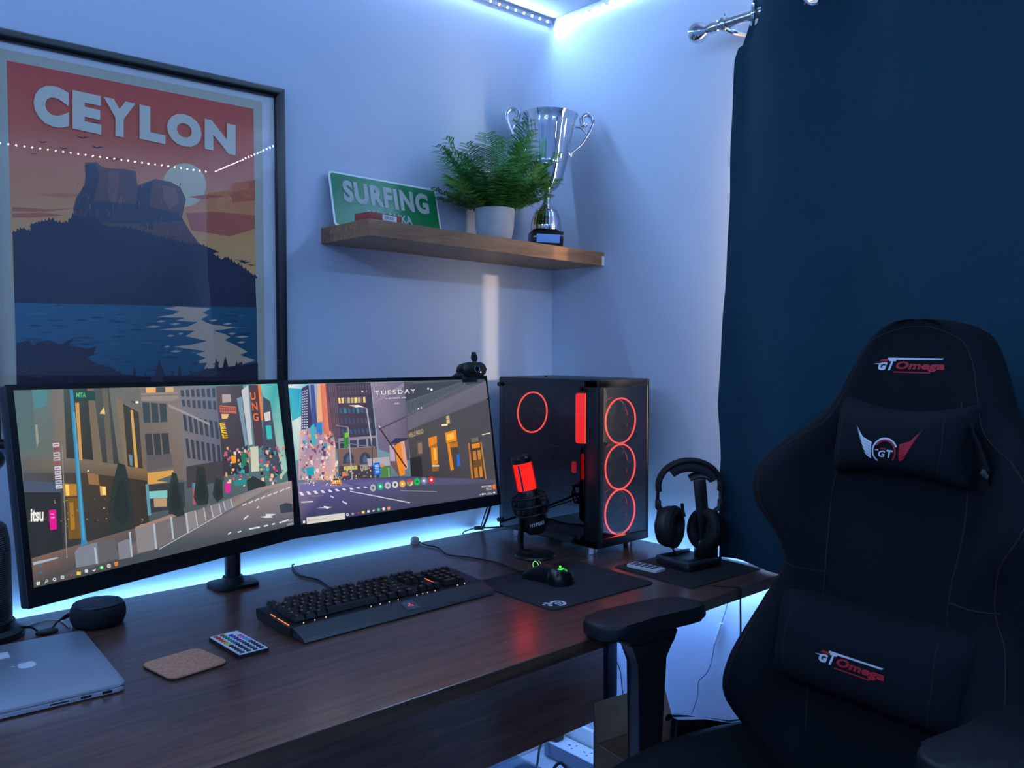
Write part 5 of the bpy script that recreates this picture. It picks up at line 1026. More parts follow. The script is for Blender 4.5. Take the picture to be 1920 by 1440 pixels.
lb_ = V((-1.598, -.118, DZ)); lmp = thing('desk_lamp', 'black lamp with a ribbed column, cut off by the picture edge', 'lamp', lb_)
bm = nb(); lathe(bm, [(0, 0), (.062, 0), (.064, .004), (.062, .012), (.050, .018), (.048, .030), (0, .030)], 40, M.Translation(lb_)); obj('base', bm, 'black_plastic', lmp)
bm = nb(); prof = []
for k in range(48): z = .030 + k * .0038; r = .0425 * (1 - .18 * max(0, (k - 34) / 14) ** 2); prof += [(r, z), (r + .0016, z + .0012), (r, z + .0028)]
prof += [(.030, .030 + 48 * .0038 + .004), (0, .030 + 48 * .0038 + .006)]
lathe(bm, prof, 40, M.Translation(lb_)); obj('ribbed_column', bm, 'black_plastic', lmp, sharp=60)
bm = nb(); tube(bm, [lb_ + V((0, 0, .215)), lb_ + V((-.01, .0, .26)), lb_ + V((-.012, 0, .30))], .009, n=10); obj('neck', bm, 'black_plastic', lmp)
bm = nb(); ball(bm, lb_ + V((-.004, .0, .333)), .043, (1, 1, .62), 28); obj('head', bm, 'black_satin', lmp)
bm = nb(); tube(bm, [on_z(24, 1178, DZ + .012), on_z(40, 1176, DZ + .014), on_z(58, 1176, DZ + .010), on_z(70, 1183, DZ + .005), on_z(76, 1191, DZ + .003)], .0021, n=8); obj('cable', bm, 'cable_black', lmp)
gp = on_z(88, 1187, DZ)
gr = thing('cable_hub', 'flat dark cable hub lying behind the laptop', 'cable hub', gp)
bm = nb(); lathe(bm, [(0, 0), (.019, 0), (.020, .003), (.016, .006), (0, .006)], 28, M.Translation(gp) @ M.Diagonal((1.0, .7, 1, 1))); obj('disc', bm, 'black_plastic', gr)
bm = nb(); tube(bm, [on_z(130, 1176, DZ + .002), on_z(112, 1163, DZ + .002), on_z(85, 1163, DZ + .002), on_z(45, 1176, DZ + .002), on_z(36, 1188, DZ + .002)], .0014, n=6); obj('thin_cable', bm, 'cable_white', gr)

# ------------------------------------------------------------------ cables at the back of the desk
jc = on_z(898, 990, DZ + .006)
ca = thing('monitor_cable', 'thin black cable with an inline connector hanging below a monitor', 'cable', jc)
bm = nb(); box(bm, jc, (.030, .012, .011), rot=Euler((0, 0, -.4)), bev=.003); obj('connector', bm, 'cable_black', ca)
bm = nb(); tube(bm, [on_y(922, 940, -.30), on_y(915, 965, -.2), jc + IR * .012], .0030, n=8); tube(bm, [on_y(916, 944, -.30), on_y(908, 968, -.22), jc + IR * .006 + V((0, 0, .002))], .0018, n=8); obj('upper_cable', bm, 'cable_black', ca)
bm = nb(); tube(bm, [jc - IR * .012, on_z(872, 996, DZ + .004), on_z(868, 1000, DZ + .003)], .0022, n=8); tube(bm, [jc + IR * .012, on_z(940, 988, DZ + .004), on_z(975, 984, DZ + .004)], .0026, n=8); obj('desk_cable', bm, 'cable_black', ca)

# ------------------------------------------------------------------ things on the shelf
# plate leaning on the wall
sg0, sg1 = V((-.816, -.056, sh_top(-.816) + .001)), V((-.478, -.056, sh_top(-.478) + .001))
sx = (sg1 - sg0).normalized(); sup = V((.004, .036, .138)).normalized(); sup = (sup - sx * sup.dot(sx)).normalized(); sn = sx.cross(sup)
sign = thing('number_plate', 'green metal plate lettered SURFING leaning on the wall on the shelf', 'sign', (sg0 + sg1) / 2)
SW, SH = (sg1 - sg0).length, .148; sm_ = M((sx, sup, sn)).transposed().to_4x4(); sc0 = (sg0 + sg1) / 2 + sup * SH / 2
mat('plate_white', (226, 230, 232), .35); mat('plate_green', (8, 118, 70), .3)
bm = nb(); prism(bm, rrect(SW, SH, .010), -.0012, .0, M.Translation(sc0) @ sm_, bev=.0003, seg=1); obj('plate', bm, 'plate_white', sign)
bm = nb(); prism(bm, rrect(SW - .011, SH - .011, .007), .0, .0007, M.Translation(sc0) @ sm_); obj('green_field', bm, 'plate_green', sign)
def plate_text(t, x0, x1, y0, y1, bold, space=1.0):
    vs_, fs = text_shape(t, bold, space); bm = nb()
    base = [bm.verts.new(sc0 + sx * (x0 + (x1 - x0) * x) + sup * (y0 + (y1 - y0) * y) + sn * .0019) for x, y in vs_]
    for f in fs:
        try: bm.faces.new([base[i] for i in f])
        except ValueError: pass
    bmesh.ops.solidify(bm, geom=list(bm.faces), thickness=.0011); obj('lettering', bm, 'plate_white', sign, smooth=False, label='raised white capitals')
plate_text('SURFING', -.133, .135, -.006, .054, .045, 1.12); plate_text('SRI LANKA', -.068, .072, -.042, -.019, .03, 1.12)
# little carton
cbx = thing('carton', 'small flat red and white carton with a barcode label lying on the shelf', 'box', (-.762, -.170, sh_top(-.762)), math.radians(6), )
cbx.rotation_euler = (0, math.atan(.0235), math.radians(6))
bm = nb(); box(bm, (0, 0, .0105), (.098, .06, .020), bev=.0008); obj('box_body', bm, mat('carton_red', (150, 60, 52), .5), cbx, local=True)
bm = nb(); box(bm, (.010, -.0302, .0115), (.044, .0006, .013)); lbw = obj('label_sticker', bm, 'plate_white', cbx, local=True)
for k in range(9): bm = nb(); box(bm, (-.006 + k * .0033 + (k % 3) * .0006, -.0307, .0115), (.0009 + .0006 * (k % 2), .0003, .008)); obj('barcode_bar', bm, 'black_matte', lbw, local=True)
# fern
pp = V((-.352, -.128, sh_top(-.352) + .0008)); fern = thing('potted_fern', 'bushy green fern in a round pale grey concrete pot on the shelf', 'plant', pp)
mat('concrete', (176, 178, 186), .85, vary=(25, .1), bump=(120, .2))
bm = nb(); lathe(bm, [(0, 0), (.043, 0), (.048, .012), (.0535, .04), (.0555, .07), (.0555, .092), (.0520, .092), (.050, .080), (0, .078)], 48, M.Translation(pp)); obj('pot', bm, 'concrete', fern, sharp=50)
bm = nb(); lathe(bm, [(0, .082), (.0505, .081)], 32, M.Translation(pp), rfun=None); obj('soil', bm, mat('moss', (196, 190, 150), .95, vary=(90, .3)), fern)
for nm, c in (('fern_green', (92, 166, 66)), ('fern_light', (138, 196, 88)), ('fern_dark', (58, 122, 58))):
    mat(nm, c, .5, vary=(60, .2)); 
    pz = MATS[nm].node_tree.nodes['Principled BSDF']; pz.inputs['Subsurface Weight'].default_value = 0.0
mat('fern_stem', (64, 84, 44), .6)
def frond_mesh(seed, L, bend, m):
    rnd = random.Random(seed); bm = nb(); N = 16; P_ = []
    for i in range(N + 1):
        t = i / N; P_.append(V((L * (math.sin(bend * t) / bend if bend > .01 else t) * .55, .006 * math.sin(3 * t + seed), L * (t - .30 * bend * t * t))))
    tube(bm, P_, lambda t: .0011 * (1 - .7 * t), n=4, sub=0)
    for i in range(3, N + 1):
        t = i / N; p = P_[i]; d = (P_[min(i + 1, N)] - P_[i - 1]).normalized(); side = d.cross(V((0, 1, 0))).normalized(); lat = V((0, 1, 0))
        pl = L * .19 * math.sin(PI * min(1, .12 + .88 * (1 - t) ** .8)) ** .8 + .006
        for s in (-1, 1):
            dirp = (lat * s * .86 + d * .5 + side * rnd.uniform(-.25, .25)).normalized(); K = max(3, int(pl / .0036))
            for k in range(K):
                u = (k + .5) / K; q = p + dirp * (pl * u) + V((0, 0, -.18 * pl * u * u)); ll = .0088 * (1 - .65 * u) + .0018; nd = dirp.cross(V((0, 0, 1)) + side * .3).normalized()
                for s2 in (-1, 1):
                    tip = q + (nd * s2 * .9 + dirp * .55) * ll; wv_ = dirp * .0016
                    bm.faces.new([bm.verts.new(x) for x in (q - wv_, (q + tip) / 2 - wv_ * 1.1 + V((0, 0, .0004)), tip, (q + tip) / 2 + wv_ * 1.3)])
            tube(bm, [p, p + dirp * pl + V((0, 0, -.18 * pl))], .00035, n=3, sub=0)
    me = bpy.data.meshes.new('frond'); bm.to_mesh(me); bm.free(); me.materials.append(MATS[m]); return me
FR = [frond_mesh(k, L, b, m) for k, (L, b, m) in enumerate(((.215, .60, 'fern_green'), (.18, .85, 'fern_light'), (.235, .45, 'fern_green'), (.16, 1.05, 'fern_dark'), (.20, .70, 'fern_dark'), (.13, 1.2, 'fern_light'), (.22, .30, 'fern_dark'), (.17, .5, 'fern_green'), (.12, .4, 'fern_light')))]
rf = random.Random(3)
for k in range(120):
    a = k * 2.399 + rf.uniform(-.2, .2); tl = ((k * 7) % 13) / 13; ln = rf.uniform(.80, 1.08) * (1 - .18 * tl)
    me = FR[k % 9]; r0 = rf.uniform(.004, .036)
    pos = V((r0 * math.cos(a), r0 * math.sin(a), .080))
    lean = (-.12 + .92 * tl) * (1.0 if math.cos(a - 2.6) > -.2 else .85)
    # keep clear of the wall
    if pp.y + .17 * math.sin(a) * math.sin(lean + .5) > -.012: a = -a
    inst('frond', me, fern, pos, Euler((0, lean, a)), (ln, ln, ln * rf.uniform(.9, 1.08)))
# trophy
tp = V((-.158, -.130, sh_top(-.158) + .0015)); TROT = math.radians(-42 + 8)
tro = thing('trophy', 'tall silver two-handled trophy cup on a black square plinth', 'trophy', tp, TROT); tro.scale = (.91, .91, .91); tro.rotation_euler = (0, math.radians(2.2), TROT)
yz = lambda v: (1340 - v) * .000346
bm = nb(); box(bm, (0, 0, .0025), (.108, .108, .005), bev=.001); box(bm, (0, 0, .029), (.100, .100, .050), bev=.002); obj('plinth', bm, 'black_gloss', tro, local=True)
bm = nb(); box(bm, (0, -.0506, .0285), (.074, .0014, .026)); obj('plaque', bm, mat('plaque_steel', (170, 190, 225), .12, 1.0), tro, local=True)
flute = lambda n, amt, z0_, z1_: (lambda a, z: 1 + (amt * abs(math.cos(n * a / 2)) if z0_ <= z <= z1_ else 0))
bm = nb(); lathe(bm, [(0, .054), (.044, .054), (.0475, .060), (.0470, .075), (.0435, .095), (.0385, .113), (.0345, .121)], 96, None, flute(28, .045, .058, .116)); obj('foot_dome', bm, 'chrome', tro, local=True, sharp=70)
bm = nb(); lathe(bm, [(.0345, .121), (.036, .124), (.033, .127), (.020, .137), (.0125, .149), (.0105, .160), (.012, .170), (.0165, .174), (.012, .178), (.014, .182), (.012, .186)], 48); obj('stem', bm, 'chrome', tro, local=True, sharp=50)
cup_p = [(.008, .183), (.024, .188), (.037, .203), (.047, .225), (.0535, .250), (.0565, .262), (.0580, .266), (.0565, .270), (.0595, .285), (.066, .330), (.0745, .380), (.0795, .402), (.081, .408), (.0845, .418), (.0895, .4275), (.0900, .4300), (.0875, .4295), (.0790, .408), (.062, .300), (.050, .245), (.0, .215)]
bm = nb(); lathe(bm, cup_p, 120, None, lambda a, z: 1 + (.030 * abs(math.cos(10 * a)) if .272 <= z <= .405 else 0), cap=False); obj('cup', bm, 'chrome', tro, local=True, sharp=70)
for s in (-1, 1):
    X = lambda v: (v - 530) * .000346 * s
    pt = lambda v, q: (X(v), 0, yz(q - 22))
    bm = nb(); tube(bm, [pt(868, 178), pt(850, 190), pt(836, 165), pt(834, 125), pt(862, 95), pt(900, 96), pt(932, 130), pt(934, 185), pt(910, 245), pt(882, 300), pt(845, 360), pt(790, 415), pt(752, 450), pt(742, 490)], lambda t: .0105 - .0060 * t, n=10); 
    tube(bm, [pt(770, 215), pt(810, 214), pt(845, 232), pt(878, 268)], .0042, n=8); ball(bm, pt(860, 182), .0062); ball(bm, pt(884, 285), .0072, (1, .8, 1.2)); tube(bm, [pt(742, 490), pt(728, 470), pt(716, 440)], .003, n=8); obj('handle', bm, 'chrome', tro, local=True, sharp=60)

# ------------------------------------------------------------------ gaming chair
CH = thing('gaming_chair', 'black fabric racing-style gaming chair with red and white embroidered logos', 'chair', (-.63, -1.235, 0), math.radians(-97))
mat('chair_cloth', (9, 15, 22), .9, spec=.25, bump=(700, .3)); mat('chair_side', (9, 14, 20), .65, spec=.3, bump=(300, .15)); mat('pillow_cloth', (11, 19, 27), .9, spec=.25, bump=(900, .3)); mat('pu_black', (13, 18, 24), .5, spec=.4, bump=(400, .15))
mat('stitch', (46, 16, 24), .8)
bys = lambda z: .2 + .19 * (z - .73)                       # front face of the back, leaning
OUT = [(.455, .185), (.520, .215), (.545, .250), (.562, .269), (.573, .285), (.591, .293), (.624, .291), (.674, .280), (.732, .263), (.788, .246), (.829, .225), (.862, .218), (.892, .225), (.921, .240), (.949, .264), (.973, .280), (1.004, .289), (1.037, .288), (1.068, .273), (1.099, .243), (1.129, .205), (1.156, .176), (1.182, .160), (1.208, .150), (1.243, .136), (1.279, .119), (1.305, .100), (1.322, .076), (1.332, .045), (1.335, .012)]
def hw(z):
    for (a, wa), (b, wb) in zip(OUT, OUT[1:]):
        if a <= z <= b: return wa + (wb - wa) * (z - a) / (b - a)
    return OUT[-1][1]
def bol(u, z):      # forward swell of the side wings
    lo = math.exp(-((z - .64) / .15) ** 2) * .085 + math.exp(-((z - 1.00) / .12) ** 2) * .075 + .012
    k = max(0, (abs(u) - .48) / .52); return lo * math.sin(min(1, k * 1.15) * PI * .62) ** 1.3 if k > 0 else 0
bm = nb(); NR, NC = 64, 56; rings = []
zl = [.455 + (1.335 - .455) * (1 - (1 - i / NR) ** 1.35) for i in range(NR + 1)]
for z in zl:
    w_ = hw(z); th = .052 * min(1, (w_ / .10)) + .006; ring = []
    for k in range(NC):
        a = 2 * PI * k / NC; c, s = math.cos(a), math.sin(a); x = w_ * math.copysign(abs(c) ** .62, c); u = x / max(w_, 1e-4)
        yy = th * math.copysign(abs(s) ** .62, s)
        y = bys(z) + th + yy - (bol(u, z) * (1 if s < 0 else .55))
        ring.append(bm.verts.new((x, y, z)))
    rings.append(ring)
for a, b in zip(rings, rings[1:]):
    for k in range(NC): bm.faces.new((a[k], a[(k + 1) % NC], b[(k + 1) % NC], b[k]))
bm.faces.new(rings[0][::-1]); bm.faces.new(rings[-1])
bmesh.ops.recalc_face_normals(bm, faces=bm.faces); bv_back = BVHTree.FromBMesh(bm); bk = obj('backrest', bm, 'chair_cloth', CH, local=True, sharp=60)
def drop_y(bv, x, z, off=.0012, y0_=-.6):
    h = bv.ray_cast(V((x, y0_, z)), V((0, 1, 0))); return V((x, (h[0].y if h[0] else .3) - off, z))
# seams: centre panel, wing borders, cross seams
def seam(pts, m='stitch', r=.0016, name='seam'):
    q = [(p.x, p.y) for p in smooth_path([(*p, 0) for p in pts], 8)] if len(pts) > 2 else [(pts[0][0] + (pts[1][0] - pts[0][0]) * k / 10, pts[0][1] + (pts[1][1] - pts[0][1]) * k / 10) for k in range(11)]
    bm = nb(); tube(bm, [drop_y(bv_back, x, z, .0004) for x, z in q], r, n=5, sub=0); obj(name, bm, m, bk, local=True)
for s in (-1, 1):
    seam([(s * .120, .56), (s * .128, .70), (s * .118, .84), (s * .128, 1.0), (s * .112, 1.12), (s * .100, 1.19)], 'black_matte')
    seam([(s * .255, .60), (s * .248, .70), (s * .222, .80), (s * .200, .86), (s * .212, .93), (s * .248, 1.0), (s * .250, 1.05), (s * .205, 1.10)], 'stitch', .0013)
    seam([(s * .205, 1.10), (s * .150, 1.14), (s * .125, 1.20), (s * .110, 1.25), (s * .085, 1.295), (s * .03, 1.318), (0, 1.32)], 'stitch', .0012)
    seam([(s * .118, .855), (s * .205, .860)], 'black_matte'); 
# pillows
def cushion(name, cx_, cz_, hw_, hh, T, tip, sag, m, sy=0.0, tiltz=0.0, par=CH, off=0.0):
    bm = nb(); NX, NZ2 = 40, 24; F_, B_ = [], []
    for j in range(NZ2 + 1):
        fr, br = [], []
        for i in range(NX + 1):
            u, v = -1 + 2 * i / NX, -1 + 2 * j / NZ2
            env = ((1 - abs(u) ** 4.5) * (1 - abs(v) ** 3.2)) ** .5
            hz = hh * (1 + tip * u * u) ; x = cx_ + hw_ * u * (1 - .05 * (1 - v * v) * 0 - .04 * abs(u) * (1 - abs(v))); z = cz_ + hz * v + (-sag * (1 - u * u) * (1 if v > 0 else -.55) * abs(v)) + tiltz * u
            y = bys(z) - off - T
            fr.append(V((x, y + T * .9 * (1 - env) - .0 , z))); br.append(V((x, bys(z) - off + .012 - .02 * (1 - env), z)))
        F_.append(fr); B_.append(br)
    fv = [[bm.verts.new(p) for p in r] for r in F_]; bvv = [[bm.verts.new(p) for p in r] for r in B_]
    for j in range(NZ2):
        for i in range(NX):
            bm.faces.new((fv[j][i], fv[j][i + 1], fv[j + 1][i + 1], fv[j + 1][i])); bm.faces.new((bvv[j][i], bvv[j + 1][i], bvv[j + 1][i + 1], bvv[j][i + 1]))
    for i in range(NX):
        bm.faces.new((fv[0][i], bvv[0][i], bvv[0][i + 1], fv[0][i + 1])); bm.faces.new((fv[-1][i], fv[-1][i + 1], bvv[-1][i + 1], bvv[-1][i]))
    for j in range(NZ2):
        bm.faces.new((fv[j][0], fv[j + 1][0], bvv[j + 1][0], bvv[j][0])); bm.faces.new((fv[j][-1], bvv[j][-1], bvv[j + 1][-1], fv[j + 1][-1]))
    bmesh.ops.recalc_face_normals(bm, faces=bm.faces); bv = BVHTree.FromBMesh(bm); return obj(name, bm, m, par, local=True, sharp=75), bv
neck, bv_neck = cushion('neck_pillow', .008, 1.116, .130, .062, .075, .22, .010, 'pillow_cloth', off=-.004)
lum, bv_lum = cushion('lumbar_pillow', -.002, .735, .196, .084, .085, .06, .006, 'pillow_cloth', off=-.004)
for par, bv, cx_, cz_, xs, h in ((neck, bv_neck, .008, 1.116, .090, .058), (lum, bv_lum, -.002, .735, .136, .078)):
    for s in (-1, 1):
        bm = nb(); tube(bm, [drop_y(bv, cx_ + s * (xs + .006 * math.sin(PI * k / 10)), cz_ + h * (-1 + 2 * k / 10) * .92, .0002) for k in range(11)], .0012, n=5, sub=2); obj('seam', bm, 'black_matte', par, local=True)
bm = nb(); tube(bm, [(.132, bys(1.15) - .03, 1.150), (.160, bys(1.11) - .045, 1.115), (.172, bys(1.08) - .04, 1.080), (.165, bys(1.05) - .015, 1.055), (.15, bys(1.05) + .0, 1.05)], .011, n=8, flat=.18, up=(0, -.3, 1)); obj('strap', bm, mat('strap_black', (30, 34, 40), .35), neck, local=True)
# embroidery
mat('thread_white', (222, 224, 232), .6); mat('thread_red', (196, 22, 40), .6)
def decal(name, shapes, bv, par, m):
    """shapes: list of 2D triangles/polys in (x, z); laid on the cloth"""
    bm = nb()
    for poly in shapes:
        try: bm.faces.new([bm.verts.new((x, 0, z)) for x, z in poly])
        except ValueError: pass
    bmesh.ops.triangulate(bm, faces=bm.faces)
    es = [e for e in bm.edges if e.calc_length() > .006]
    if es: bmesh.ops.subdivide_edges(bm, edges=es, cuts=3)
    bmesh.ops.triangulate(bm, faces=bm.faces)
    for v in bm.verts: v.co = drop_y(bv, v.co.x, v.co.z, .0012)
    return obj(name, bm, m, par, local=True, smooth=False)
def tshape(t, x0, z0, w_, h, bold=.02, shear=.25, space=1.0, rot=0.0, org=None):
    vs_, fs = text_shape(t, bold, space); out = []
    for f in fs: out.append([(x0 + w_ * vs_[i][0] + shear * h * vs_[i][1], z0 + h * vs_[i][1]) for i in f])
    return out
def line_logo(cx_, cz_, w_, bv, par):
    h = w_ * .155; x0 = cx_ - w_ / 2
    decal('logo_white', tshape('G', x0 + .05 * w_, cz_ - h * .46, w_ * .12, h * .70, .06, .3) + tshape('T', x0 + .18 * w_, cz_ - h * .46, w_ * .10, h * 1.05, .06, .3) + [[(x0, cz_ + h * .08), (x0 + .1 * w_, cz_ + h * .14), (x0 + .1 * w_, cz_ + h * .02)], [(x0 + .20 * w_, cz_ + h * .62), (x0 + .95 * w_, cz_ + h * .62), (x0 + .93 * w_, cz_ + h * .48), (x0 + .20 * w_, cz_ + h * .44)]], bv, par, 'thread_white')
    decal('logo_red', tshape('Omega', x0 + .30 * w_, cz_ - h * .52, w_ * .66, h * .84, .042, .3, 1.04) + [[(x0 + .08 * w_, cz_ + h * .30), (x0 + .20 * w_, cz_ + h * .30), (x0 + .20 * w_, cz_ + h * .50), (x0 + .11 * w_, cz_ + h * .50)], [(x0 + .30 * w_, cz_ - h * .64), (x0 + .80 * w_, cz_ - h * .64), (x0 + .80 * w_, cz_ - h * .54), (x0 + .30 * w_, cz_ - h * .54)]], bv, par, 'thread_red')
line_logo(-.006, 1.250, .140, bv_back, bk)
line_logo(.001, .733, .138, bv_lum, lum)
ex, ez = .010, 1.100
def arcp(r0, r1, a0_, a1_, n=14):
    o_ = []
    for k in range(n):
        a, b = math.radians(a0_ + (a1_ - a0_) * k / n), math.radians(a0_ + (a1_ - a0_) * (k + 1) / n); o_.append([(ex + r0 * math.cos(a), ez + r0 * math.sin(a)), (ex + r1 * math.cos(a), ez + r1 * math.sin(a)), (ex + r1 * math.cos(b), ez + r1 * math.sin(b)), (ex + r0 * math.cos(b), ez + r0 * math.sin(b))])
    return o_
def wing(s):
    o_ = []
    for k in range(6):
        y0_ = ez - .012 + k * .0050; L_ = .014 + k * .0045; up_ = .005 + k * .0034; th = .0036
        o_.append([(ex + s * .026, y0_ - .003), (ex + s * (.026 + L_ * .55), y0_ + up_ * .25), (ex + s * (.026 + L_), y0_ + up_ * 1.25 + .002), (ex + s * (.026 + L_ * .5), y0_ + up_ * .25 + th), (ex + s * .026, y0_ + th * .45)])
    return o_
decal('logo_white', arcp(.0215, .0245, 25, 230) + wing(-1) + tshape('G', ex - .013, ez - .0105, .012, .012, .03, .2) + tshape('T', ex + .001, ez - .0105, .012, .014, .03, .2) + [[(ex - .02, ez + .0015), (ex - .012, ez + .003), (ex - .012, ez + .0005)]], bv_neck, neck, 'thread_white')
decal('logo_red', arcp(.0180, .0208, -45, 150) + wing(1) + [[(ex - .010, ez + .0035), (ex + .002, ez + .0035), (ex + .002, ez + .006), (ex - .008, ez + .006)]], bv_neck, neck, 'thread_red')
# seat
bm = nb(); NX, NY2 = 36, 30; top = []; seat_y0, seat_y1 = -.33, .235
def seat_p(u, v):
    x = .265 * u * (1 - .10 * max(0, -v) ** 2 * 1.0) ; y = (seat_y0 + seat_y1) / 2 + (seat_y1 - seat_y0) / 2 * v
    k = max(0, (abs(u) - .55) / .45); z = .480 + .085 * math.sin(min(1, k * 1.2) * PI * .60) ** 1.2 * (.55 + .45 * math.cos((v + .15) * 1.35)) if k > 0 else .480
    z -= .05 * max(0, (-v - .7) / .3) ** 2 + .075 * max(0, (abs(u) - .90) / .10) ** 2
    return V((x, y, z))
tv = [[bm.verts.new(seat_p(-1 + 2 * i / NX, -1 + 2 * j / NY2)) for i in range(NX + 1)] for j in range(NY2 + 1)]
bvv = [[bm.verts.new(V((p.co.x * .95, p.co.y * .97, .395))) for p in r] for r in tv]
for j in range(NY2):
    for i in range(NX):
        bm.faces.new((tv[j][i], tv[j][i + 1], tv[j + 1][i + 1], tv[j + 1][i])); bm.faces.new((bvv[j][i], bvv[j + 1][i], bvv[j + 1][i + 1], bvv[j][i + 1]))
for i in range(NX):
    bm.faces.new((tv[0][i], bvv[0][i], bvv[0][i + 1], tv[0][i + 1])); bm.faces.new((tv[-1][i], tv[-1][i + 1], bvv[-1][i + 1], bvv[-1][i]))
for j in range(NY2):
    bm.faces.new((tv[j][0], tv[j + 1][0], bvv[j + 1][0], bvv[j][0])); bm.faces.new((tv[j][-1], bvv[j][-1], bvv[j + 1][-1], tv[j + 1][-1]))
seat = obj('seat', bm, 'chair_side', CH, local=True, sharp=60)
for s in (-1, 1):
    bm = nb(); tube(bm, [seat_p(s * .56, v) + V((0, 0, .001)) for v in (-.9, -.6, -.3, 0, .3, .6, .9)], .0014, n=5); obj('seam', bm, 'stitch', seat, local=True)
# arms, hinge, base
for s in (-1, 1):
    pad = [(s * .348, -.186), (s * .362, -.172), (s * .374, -.135), (s * .372, -.02), (s * .366, .050), (s * .350, .066), (s * .300, .078), (s * .284, .070), (s * .279, .02), (s * .283, -.06), (s * .277, -.13), (s * .283, -.165), (s * .310, -.186)]
    pad = [(p.x, p.y) for p in smooth_path([(*q, 0) for q in pad], 3, True)]
    bm = nb(); prism(bm, pad if s < 0 else pad, .747, .777, bev=.008, seg=3); obj('arm_pad', bm, 'pu_black', CH, local=True, sharp=50)
    bm = nb(); box(bm, (s * .322, -.065, .738), (.070, .125, .020), bev=.006); obj('arm_slider', bm, 'black_plastic', CH, local=True)
    bm = nb(); q = [(-.092, .395), (-.092, .690), (-.112, .722), (-.120, .735), (.010, .735), (.000, .715), (-.028, .690), (-.038, .395)]
    prism(bm, [(y, z) for y, z in q], -.016, .016, M.Translation((s * .312, 0, 0)) @ M.Rotation(PI / 2, 4, 'Z') @ M.Rotation(PI / 2, 4, 'X'), bev=.005); obj('arm_post', bm, 'black_plastic', CH, local=True)
    bm = nb(); box(bm, (s * .25, -.075, .384), (.16, .07, .012), bev=.002); obj('arm_bracket', bm, 'black_plastic', CH, local=True)
    bm = nb(); prism(bm, [(-.035, .545), (-.030, .580), (.045, .562), (.13, .530), (.19, .52), (.235, .60), (.262, .60), (.250, .44), (.14, .43), (.05, .50)], -.008, .008, M.Translation((s * .266, 0, 0)) @ M.Rotation(PI / 2, 4, 'Z') @ M.Rotation(PI / 2, 4, 'X'), bev=.002); hg = obj('recline_hinge', bm, 'black_satin', CH, local=True)
    bm = nb(); cyl(bm, (s * .262, .170, .492), (s * .284, .170, .492), .024, n=24, bev=.003); obj('hinge_cap', bm, 'black_plastic', hg, local=True)
bm = nb(); tube(bm, [(-.278, .165, .492), (-.292, .05, .548), (-.292, -.02, .570)], .010, n=8, flat=.6); obj('recline_lever', bm, 'black_satin', CH, local=True)
bm = nb(); box(bm, (-.236, .192, .505), (.034, .004, .016), rot=Euler((.3, .25, 0))); obj('floor_glimpse', bm, 'white_plastic', seat, local=True, label='white chip standing in for floor glimpsed through the seat gap')  # chip added in place of the pale floor glimpsed below the backrest
bm = nb(); box(bm, (0, -.02, .375), (.22, .26, .04), bev=.008); obj('tilt_mechanism', bm, 'black_plastic', CH, local=True)
bm = nb(); cyl(bm, (0, 0, .09), (0, 0, .36), .028, .025); obj('gas_lift', bm, 'black_gloss', CH, local=True)
bm = nb(); cyl(bm, (0, 0, .075), (0, 0, .13), .05, .04, bev=.004); obj('base_hub', bm, 'black_plastic', CH, local=True)
for k in range(5):
    a = 2 * PI * k / 5 + .3; d = V((math.cos(a), math.sin(a), 0))
    bm = nb(); tube(bm, [d * .03 + V((0, 0, .105)), d * .18 + V((0, 0, .098)), d * .31 + V((0, 0, .078))], lambda t: .028 - .010 * t, n=10, flat=.7, up=(0, 0, 1)); lg = obj('base_leg', bm, 'black_plastic', CH, local=True)
    e = d * .31; n_ = V((-d.y, d.x, 0)); bm = nb(); cyl(bm, e + n_ * .006 + V((0, 0, .03)), e + n_ * .026 + V((0, 0, .03)), .03, n=24, bev=.003); cyl(bm, e - n_ * .006 + V((0, 0, .03)), e - n_ * .026 + V((0, 0, .03)), .03, n=24, bev=.003); cyl(bm, e + V((0, 0, .03)), e + V((0, 0, .075)), .008); obj('caster', bm, 'black_satin', lg, local=True)

# ------------------------------------------------------------------ under the desk
cbw = thing('cardboard_box', 'open brown cardboard box standing under the desk behind the chair arm', 'box', (-.262, -.655, 0), math.radians(-8))
bm = nb(); t = .004; bw, bd_, bh = .26, .20, .30
for c, s in (((0, -bd_ / 2, bh / 2), (bw, t, bh)), ((0, bd_ / 2, bh / 2), (bw, t, bh)), ((-bw / 2, 0, bh / 2), (t, bd_, bh)), ((bw / 2, 0, bh / 2), (t, bd_, bh)), ((0, 0, .003), (bw, bd_, t))): box(bm, c, s)
obj('walls', bm, 'cardboard', cbw, local=True, smooth=False)
for (a, b, up_) in (((-bw / 2, -bd_ / 2), (-bw / 2, bd_ / 2), (.06, 0, -.06)), ((bw / 2, -bd_ / 2), (bw / 2, bd_ / 2), (.07, 0, -.06)), ((-bw / 2, bd_ / 2), (bw / 2, bd_ / 2), (0, .025, .09)), ((-bw / 2, -bd_ / 2), (bw / 2, -bd_ / 2), (0, -.06, -.055))):
    bm = nb(); A_, B2 = V((*a, bh)), V((*b, bh)); U_ = V(up_); n_ = (B2 - A_).cross(U_).normalized() * t
    q = [A_, B2, B2 + U_ - (B2 - A_) * .04, A_ + U_ + (B2 - A_) * .04]; va = [bm.verts.new(p) for p in q]; vb = [bm.verts.new(p + n_) for p in q]
    bm.faces.new(va); bm.faces.new(vb[::-1])
    for i in range(4): j = (i + 1) % 4; bm.faces.new((va[i], va[j], vb[j], vb[i]))
    obj('flap', bm, 'cardboard', cbw, local=True, smooth=False)
ext = thing('extension_lead', 'white socket extension block on the floor by the corner', 'power strip', (-.058, -.19, 0))
